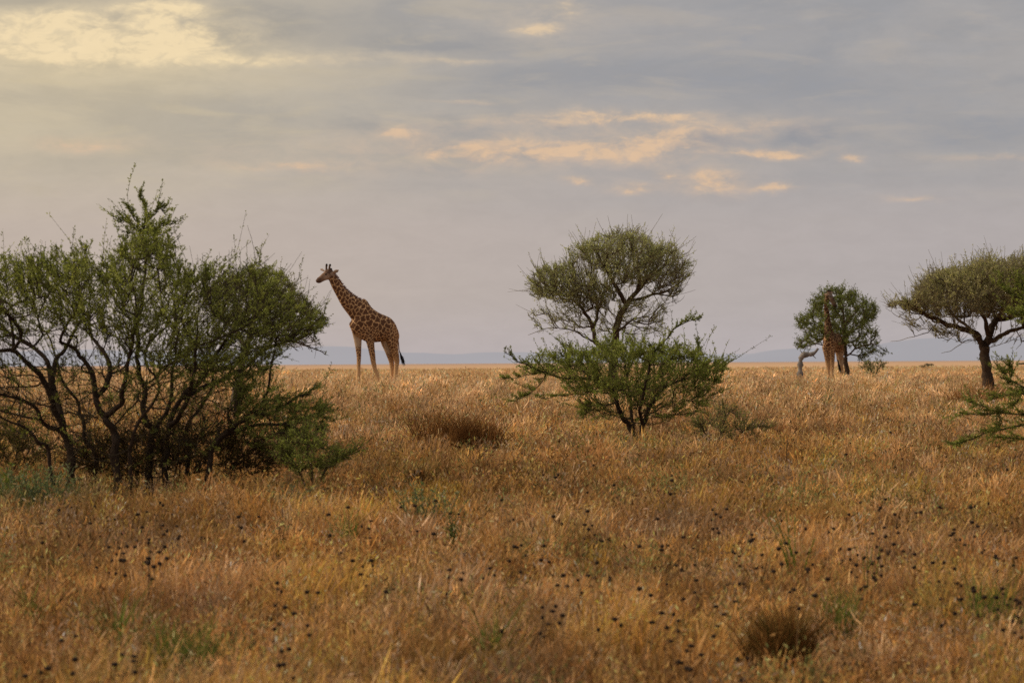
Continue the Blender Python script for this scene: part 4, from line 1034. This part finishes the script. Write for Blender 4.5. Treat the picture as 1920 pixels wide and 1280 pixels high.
def seed_heads():
    """dark round seed heads on dry stalks, each stalk a thing"""
    protos = []
    for v in range(5):
        k = [1, 1, 2, 1, 1][v]
        hgt = .62; sb = Buf(); parts = []
        ln = RNG.normal(0, .06, 2); t = np.linspace(0, 1, 6)[:, None]
        p = np.array([0, 0, -.02]) + np.array([0, 0, hgt]) * t + np.array([ln[0], ln[1], 0]) * t ** 2
        tube(sb, p, np.linspace(.0035, .0025, 6), 5, (.24, .145, .07))
        heads = []
        for j in range(k):
            c = p[-1] * (1 - .26 * j) + np.array([0, 0, .0]) if j == 0 else np.array([ln[0] * (1 - .3 * j) ** 2, ln[1] * (1 - .3 * j) ** 2, hgt * (1 - .27 * j)])
            r = .0172 * (1 - .08 * j); b = Buf()
            th = np.linspace(0, np.pi, 8); tube(b, [c + np.array([0, 0, -math.cos(a) * r]) for a in th], np.maximum(np.sin(th) * r, .001), 10, (.034, .023, .017))
            d = norm(RNG.normal(0, 1, (46, 3))); batch_tubes(b, c + d[:, None] * np.array([.8, 1.05, 1.2])[None, :, None] * r, np.array([.004, .003, .001])[None] * np.ones((46, 1)), 3, (.05, .033, .023))
            heads.append(b)
        protos.append((sb, heads))
    regions = [  # px0, px1, row0, row1, count
        (1560, 1920, 930, 1100, 62), (1270, 1560, 950, 1150, 46), (1740, 1920, 1090, 1180, 22), (640, 960, 930, 1110, 30), (900, 1300, 1010, 1190, 44), (60, 340, 935, 1050, 30), (180, 330, 1000, 1060, 16),
        (500, 660, 1080, 1270, 16), (60, 300, 1180, 1270, 12), (1020, 1280, 870, 990, 18), (1560, 1700, 1010, 1060, 10), (1450, 1920, 780, 930, 10), (1250, 1400, 1090, 1270, 14), (350, 620, 960, 1010, 8)]
    first = [None] * 5; meshes = {}
    lab = 'dry stalk carrying dark round seed heads, scattered through the foreground grass'
    grp = 'dark seed heads dotted through the grass'
    ys = np.linspace(36, 130, 1500)
    for (a, b, r0, r1, n) in regions:
        for _ in range(n):
            px = RNG.uniform(a, b); row = RNG.uniform(r0, r1); v = int(RNG.integers(0, 5)); hs = RNG.uniform(.6, .95) * .62
            xs = (px - 960) / F * ys
            rows = HR - (ground_z(xs, ys) + hs - CZ) / ys * F
            i = int(np.argmin(np.abs(rows - row))); y = ys[i]; x = xs[i]; loc = (float(x), float(y), gz(x, y))
            sc = hs / .62
            if first[v] is None:
                root = empty('seed_head_stalk', loc, lab, 'seed stalk', grp)
                kids = [protos[v][0].obj('stem', M_bark, root)] + [h.obj('seed_head', M_bark, root, smooth=True) for h in protos[v][1]]
                first[v] = (root, kids)
            else:
                root = first[v][0].copy(); COL.objects.link(root); root.location = loc
                for c in first[v][1]:
                    c2 = c.copy(); COL.objects.link(c2); c2.parent = root
            root.rotation_euler = (0, 0, RNG.random() * 6.28)
            q = float(RNG.uniform(.65, 1.4)); root.scale = (q, q, float(sc))

# ----------------------------------------------------------------- sky, sun, camera
def make_world():
    w = bpy.data.worlds.new('World'); scene.world = w; w.use_nodes = True
    nt = w.node_tree; nt.nodes.clear(); L = nt.links.new
    out = nt.nodes.new('ShaderNodeOutputWorld'); bg = nt.nodes.new('ShaderNodeBackground'); L(bg.outputs[0], out.inputs[0])
    def val(x, sock):
        if isinstance(x, (int, float)): sock.default_value = x
        else: L(x, sock)
    def m(op, a, b=0., c=None, clamp=False):
        n = nd(nt, 'ShaderNodeMath', operation=op, use_clamp=clamp); val(a, n.inputs[0]); val(b, n.inputs[1])
        if c is not None: val(c, n.inputs[2])
        return n.outputs[0]
    def vm(op, a, b):
        n = nd(nt, 'ShaderNodeVectorMath', operation=op)
        for k, x in ((0, a), (1, b)):
            if isinstance(x, tuple): n.inputs[k].default_value = x
            else: L(x, n.inputs[k])
        return n
    def srgb(r, g, b):
        f = lambda c: (c / 255 / 12.92) if c / 255 <= .04045 else ((c / 255 + .055) / 1.055) ** 2.4
        return (f(r), f(g), f(b), 1)
    def mix(fac, a, b):
        n = nd(nt, 'ShaderNodeMix', data_type='RGBA'); val(fac, n.inputs[0])
        for k, x in ((6, a), (7, b)):
            if isinstance(x, tuple): n.inputs[k].default_value = x
            else: L(x, n.inputs[k])
        return n.outputs[2]
    def rng(x, a, b, c=0., d=1., smooth=True):
        n = nd(nt, 'ShaderNodeMapRange', interpolation_type='SMOOTHSTEP' if smooth else 'LINEAR'); val(x, n.inputs[0])
        for k, q in enumerate((a, b, c, d)): n.inputs[k + 1].default_value = q
        return n.outputs[0]
    tc = nt.nodes.new('ShaderNodeTexCoord')
    sp = nd(nt, 'ShaderNodeSeparateXYZ'); L(tc.outputs['Generated'], sp.inputs[0])
    # azimuth and elevation of the direction, in units of 1000/F radians
    az = m('MULTIPLY', m('ARCTAN2', sp.outputs[0], sp.outputs[1]), F / 1000)
    el = m('MULTIPLY', m('ARCSINE', sp.outputs[2]), F / 1000)
    u = m('ADD', az, .96); v = m('SUBTRACT', HR / 1000, el)
    cb = nd(nt, 'ShaderNodeCombineXYZ'); L(u, cb.inputs[0]); L(v, cb.inputs[1])
    uv = cb.outputs[0]
    def noise(sc, scale, det=6, rough=.6, off=(0, 0, 0), dist=0.):
        mp = nd(nt, 'ShaderNodeMapping'); mp.inputs['Scale'].default_value = sc; mp.inputs['Location'].default_value = off; L(uv, mp.inputs[0])
        n = nd(nt, 'ShaderNodeTexNoise', i_Scale=scale, i_Detail=det, i_Roughness=rough, i_Distortion=dist); L(mp.outputs[0], n.inputs['Vector'])
        return n
    wn = noise((1, 2.2, 1), 7.0, 7, .62, (3, 1, 0))
    wv = vm('MULTIPLY', vm('SUBTRACT', wn.outputs['Color'], (.5, .5, .5)).outputs[0], (.13, .055, 0)).outputs[0]
    uw = vm('ADD', uv, wv).outputs[0]
    fine = noise((1, 2.6, 1), 11.0, 8, .66, (7, 2, 0), .4).outputs[0]
    mid = noise((1, 3.2, 1), 3.2, 6, .6, (1.5, 4, 0), .3).outputs[0]
    fine2 = noise((1, 2.0, 1), 19.0, 7, .65, (2, 8, 0), .6).outputs[0]
    wisp = noise((1, 5.0, 1), 5.0, 6, .6, (9, 3, 0), .5).outputs[0]
    def blobs(lst, coord):
        acc = None
        for (x, y, sx, sy, a) in lst:
            d = vm('MULTIPLY', vm('SUBTRACT', coord, (x / 1000, y / 1000, 0)).outputs[0], (1000 / sx, 1000 / sy, 0)).outputs[0]
            q = vm('DOT_PRODUCT', d, d).outputs['Value']
            g = m('MULTIPLY', m('POWER', .3679, q), a)
            acc = g if acc is None else m('ADD', acc, g)
        return acc
    # base tone: warm at the left, blue-grey at the upper right, mauve haze low down
    top = mix(rng(u, -.1, 1.3), srgb(200, 187, 165), srgb(170, 166, 165))
    low = mix(rng(u, -.1, 1.9), srgb(195, 180, 169), srgb(180, 172, 171))
    base = mix(rng(v, .24, .46), top, low)
    base = mix(rng(v, .54, .69), base, mix(rng(u, 0, 1.9), srgb(189, 177, 175), srgb(185, 177, 179)))
    # broad soft layers of the overcast
    bank = noise((1, 3.6, 1), 2.1, 7, .58, (5.3, 2.2, 0), .5).outputs[0]
    upper = rng(v, .44, .16)
    base = mix(m('MULTIPLY', rng(bank, .44, .62), m('MULTIPLY', upper, .75)), base, mix(rng(u, 0, 1.2), srgb(172, 164, 153), srgb(156, 156, 160)))
    base = mix(m('MULTIPLY', rng(bank, .47, .30), m('MULTIPLY', upper, .5)), base, mix(rng(u, 0, 1.5), srgb(207, 191, 163), srgb(178, 172, 168)))
    # grey cloud banks
    dark = blobs([(40, 8, 170, 20, .8), (450, 48, 110, 50, .95), (640, 45, 240, 50, .6), (800, 88, 190, 16, .55), (960, 155, 240, 55, .45), (1400, 60, 360, 70, .45), (1600, 195, 420, 70, .5),
                  (1310, 265, 85, 20, .85), (1510, 262, 75, 17, .7), (1010, 290, 50, 11, .6), (1048, 238, 26, 7, .6), (1850, 260, 200, 40, .5), (560, 230, 260, 30, .22), (1300, 150, 260, 30, .3), (650, 285, 150, 14, .2), (200, 300, 200, 12, .25)], uw)
    df = m('MULTIPLY', dark, rng(mid, .25, .68, .45, 1.25), clamp=True)
    df = m('ADD', m('MULTIPLY', df, .75), m('MULTIPLY', rng(m('ADD', dark, m('MULTIPLY', m('SUBTRACT', fine, .5), 1.3)), .42, .75), .38), clamp=True)
    col = mix(df, base, mix(rng(u, 0, 1.3), srgb(167, 160, 150), srgb(152, 153, 159)))
    col = mix(m('MULTIPLY', rng(wisp, .48, .72), rng(v, .5, .2, 0, .5)), col, mix(rng(u, 0, 1.5), srgb(206, 190, 160), srgb(182, 173, 165)))
    # sunlit cloud edges and bands
    wide = blobs([(90, 110, 420, 170, .36), (280, 120, 280, 60, .25)], uv)
    col = mix(m('MINIMUM', wide, 1.), col, srgb(215, 198, 162))
    lit = blobs([(205, 75, 200, 40, 1.0), (20, 100, 150, 30, .5), (600, 112, 200, 10, .35), (290, 18, 70, 26, .9), (370, 72, 45, 28, .8), (300, 108, 180, 13, .6), (90, 50, 90, 22, .5), (1012, 55, 40, 9, .8), (1065, 18, 28, 14, .6), (1020, 40, 110, 40, .3),
                 (1195, 220, 115, 9, 1.0), (1130, 285, 170, 19, .75), (900, 290, 85, 20, .8), (1235, 262, 60, 20, .6), (1455, 286, 85, 9, .95), (1390, 240, 150, 13, .4), (1050, 225, 200, 12, .4),
                 (1328, 340, 42, 18, .95), (1180, 350, 40, 11, .8), (1075, 340, 26, 7, .75), (1440, 357, 42, 6, .7), (1605, 302, 15, 7, .6), (1250, 328, 17, 10, .6), (1710, 371, 50, 7, .4),
                 (150, 272, 80, 15, .65), (540, 312, 110, 9, .5), (745, 252, 46, 12, .5), (890, 187, 70, 5, .45), (850, 115, 70, 5, .45), (1080, 265, 360, 48, .27), (640, 290, 330, 40, .2), (1330, 345, 90, 24, .2), (230, 70, 300, 70, .25), (1850, 300, 120, 6, .3)], uw)
    soft = m('MULTIPLY', lit, rng(fine, .30, .62, .18, 1.15), clamp=True)
    crisp = rng(m('ADD', lit, m('MULTIPLY', m('SUBTRACT', fine, .5), 1.7)), .48, .74)
    lf = m('ADD', m('MULTIPLY', m('MULTIPLY', soft, rng(fine2, .28, .66, .6, 1.15)), .85), m('MULTIPLY', m('MULTIPLY', crisp, rng(fine2, .32, .62, .1, 1.1)), .24), clamp=True)
    glow = mix(rng(v, .12, .27), mix(rng(u, .3, 1.0), srgb(244, 221, 179), srgb(225, 200, 168)), srgb(223, 191, 160))
    col = mix(lf, col, glow)
    shade = rng(fine, .2, .8, .965, 1.035)
    # high overcast above the picture, brighter towards the veiled sun
    high = rng(v, -.4, -3.0)
    sd = nd(nt, 'ShaderNodeVectorMath', operation='DOT_PRODUCT'); L(tc.outputs['Generated'], sd.inputs[0]); sd.inputs[1].default_value = SUN_DIR
    glowf = m('POWER', m('MAXIMUM', sd.outputs['Value'], 0.), 6.)
    hic = mix(glowf, (.50, .49, .48, 1), (1.6, 1.35, 1.0, 1))
    col = mix(high, col, hic)
    sc = nd(nt, 'ShaderNodeVectorMath', operation='SCALE'); L(col, sc.inputs[0]); L(shade, sc.inputs['Scale'])
    # thin share of clear sky behind the cloud
    sky = nd(nt, 'ShaderNodeTexSky', sky_type='NISHITA', sun_disc=False); sky.sun_elevation = SUN_EL; sky.sun_rotation = SUN_AZ
    sk = nd(nt, 'ShaderNodeVectorMath', operation='SCALE'); L(sky.outputs[0], sk.inputs[0]); sk.inputs['Scale'].default_value = .05
    fin = mix(.06, sc.outputs[0], sk.outputs[0])
    L(fin, bg.inputs['Color']); bg.inputs['Strength'].default_value = 1.0
SUN_EL = math.radians(38); SUN_AZ = math.radians(-86)      # azimuth from +Y towards +X
SUN_DIR = (math.sin(SUN_AZ) * math.cos(SUN_EL), math.cos(SUN_AZ) * math.cos(SUN_EL), math.sin(SUN_EL))
def lights_camera():
    make_world()
    l = bpy.data.lights.new('sun', 'SUN'); l.energy = 2.65; l.angle = math.radians(14); l.color = (1, .87, .68)
    o = bpy.data.objects.new('sun', l); COL.objects.link(o)
    o.rotation_euler = Vector(SUN_DIR).to_track_quat('Z', 'Y').to_euler(); o.location = (0, 0, 30)
    c = bpy.data.cameras.new('camera'); o = bpy.data.objects.new('camera', c); COL.objects.link(o); scene.camera = o
    c.lens = 200.; c.sensor_width = 36.; c.sensor_fit = 'HORIZONTAL'; c.clip_start = .5; c.clip_end = 100000
    o.location = (0, 0, CZ); o.rotation_euler = (math.pi / 2 + math.atan((HR - 640) / F), 0, 0)
    c.dof.use_dof = True; c.dof.focus_distance = 135.; c.dof.aperture_fstop = 6.5
    scene.view_settings.view_transform = 'Standard'; scene.view_settings.look = 'None'; scene.view_settings.exposure = 0; scene.view_settings.gamma = 1
    scene.render.engine = 'CYCLES'
    cy = scene.cycles; cy.max_bounces = 6; cy.diffuse_bounces = 3; cy.transmission_bounces = 3; cy.transparent_max_bounces = 4; cy.use_denoising = False; cy.caustics_reflective = False
    try: cy.denoiser = 'OPENIMAGEDENOISE'; cy.denoising_prefilter = 'ACCURATE'
    except Exception: pass
    cy.filter_width = 1.5

t0 = time.time()
for fn in (left_bush, mid_bush, central_acacia, umbrella_acacia, far_tree, behind_acacia, edge_bush, shrubs, dead_trunk, giraffes, small_plants, far_bushes, seed_heads, make_grass, lights_camera):
    t1 = time.time(); fn(); print(fn.__name__, round(time.time() - t1, 1), 's')
print('total', time.time() - t0)
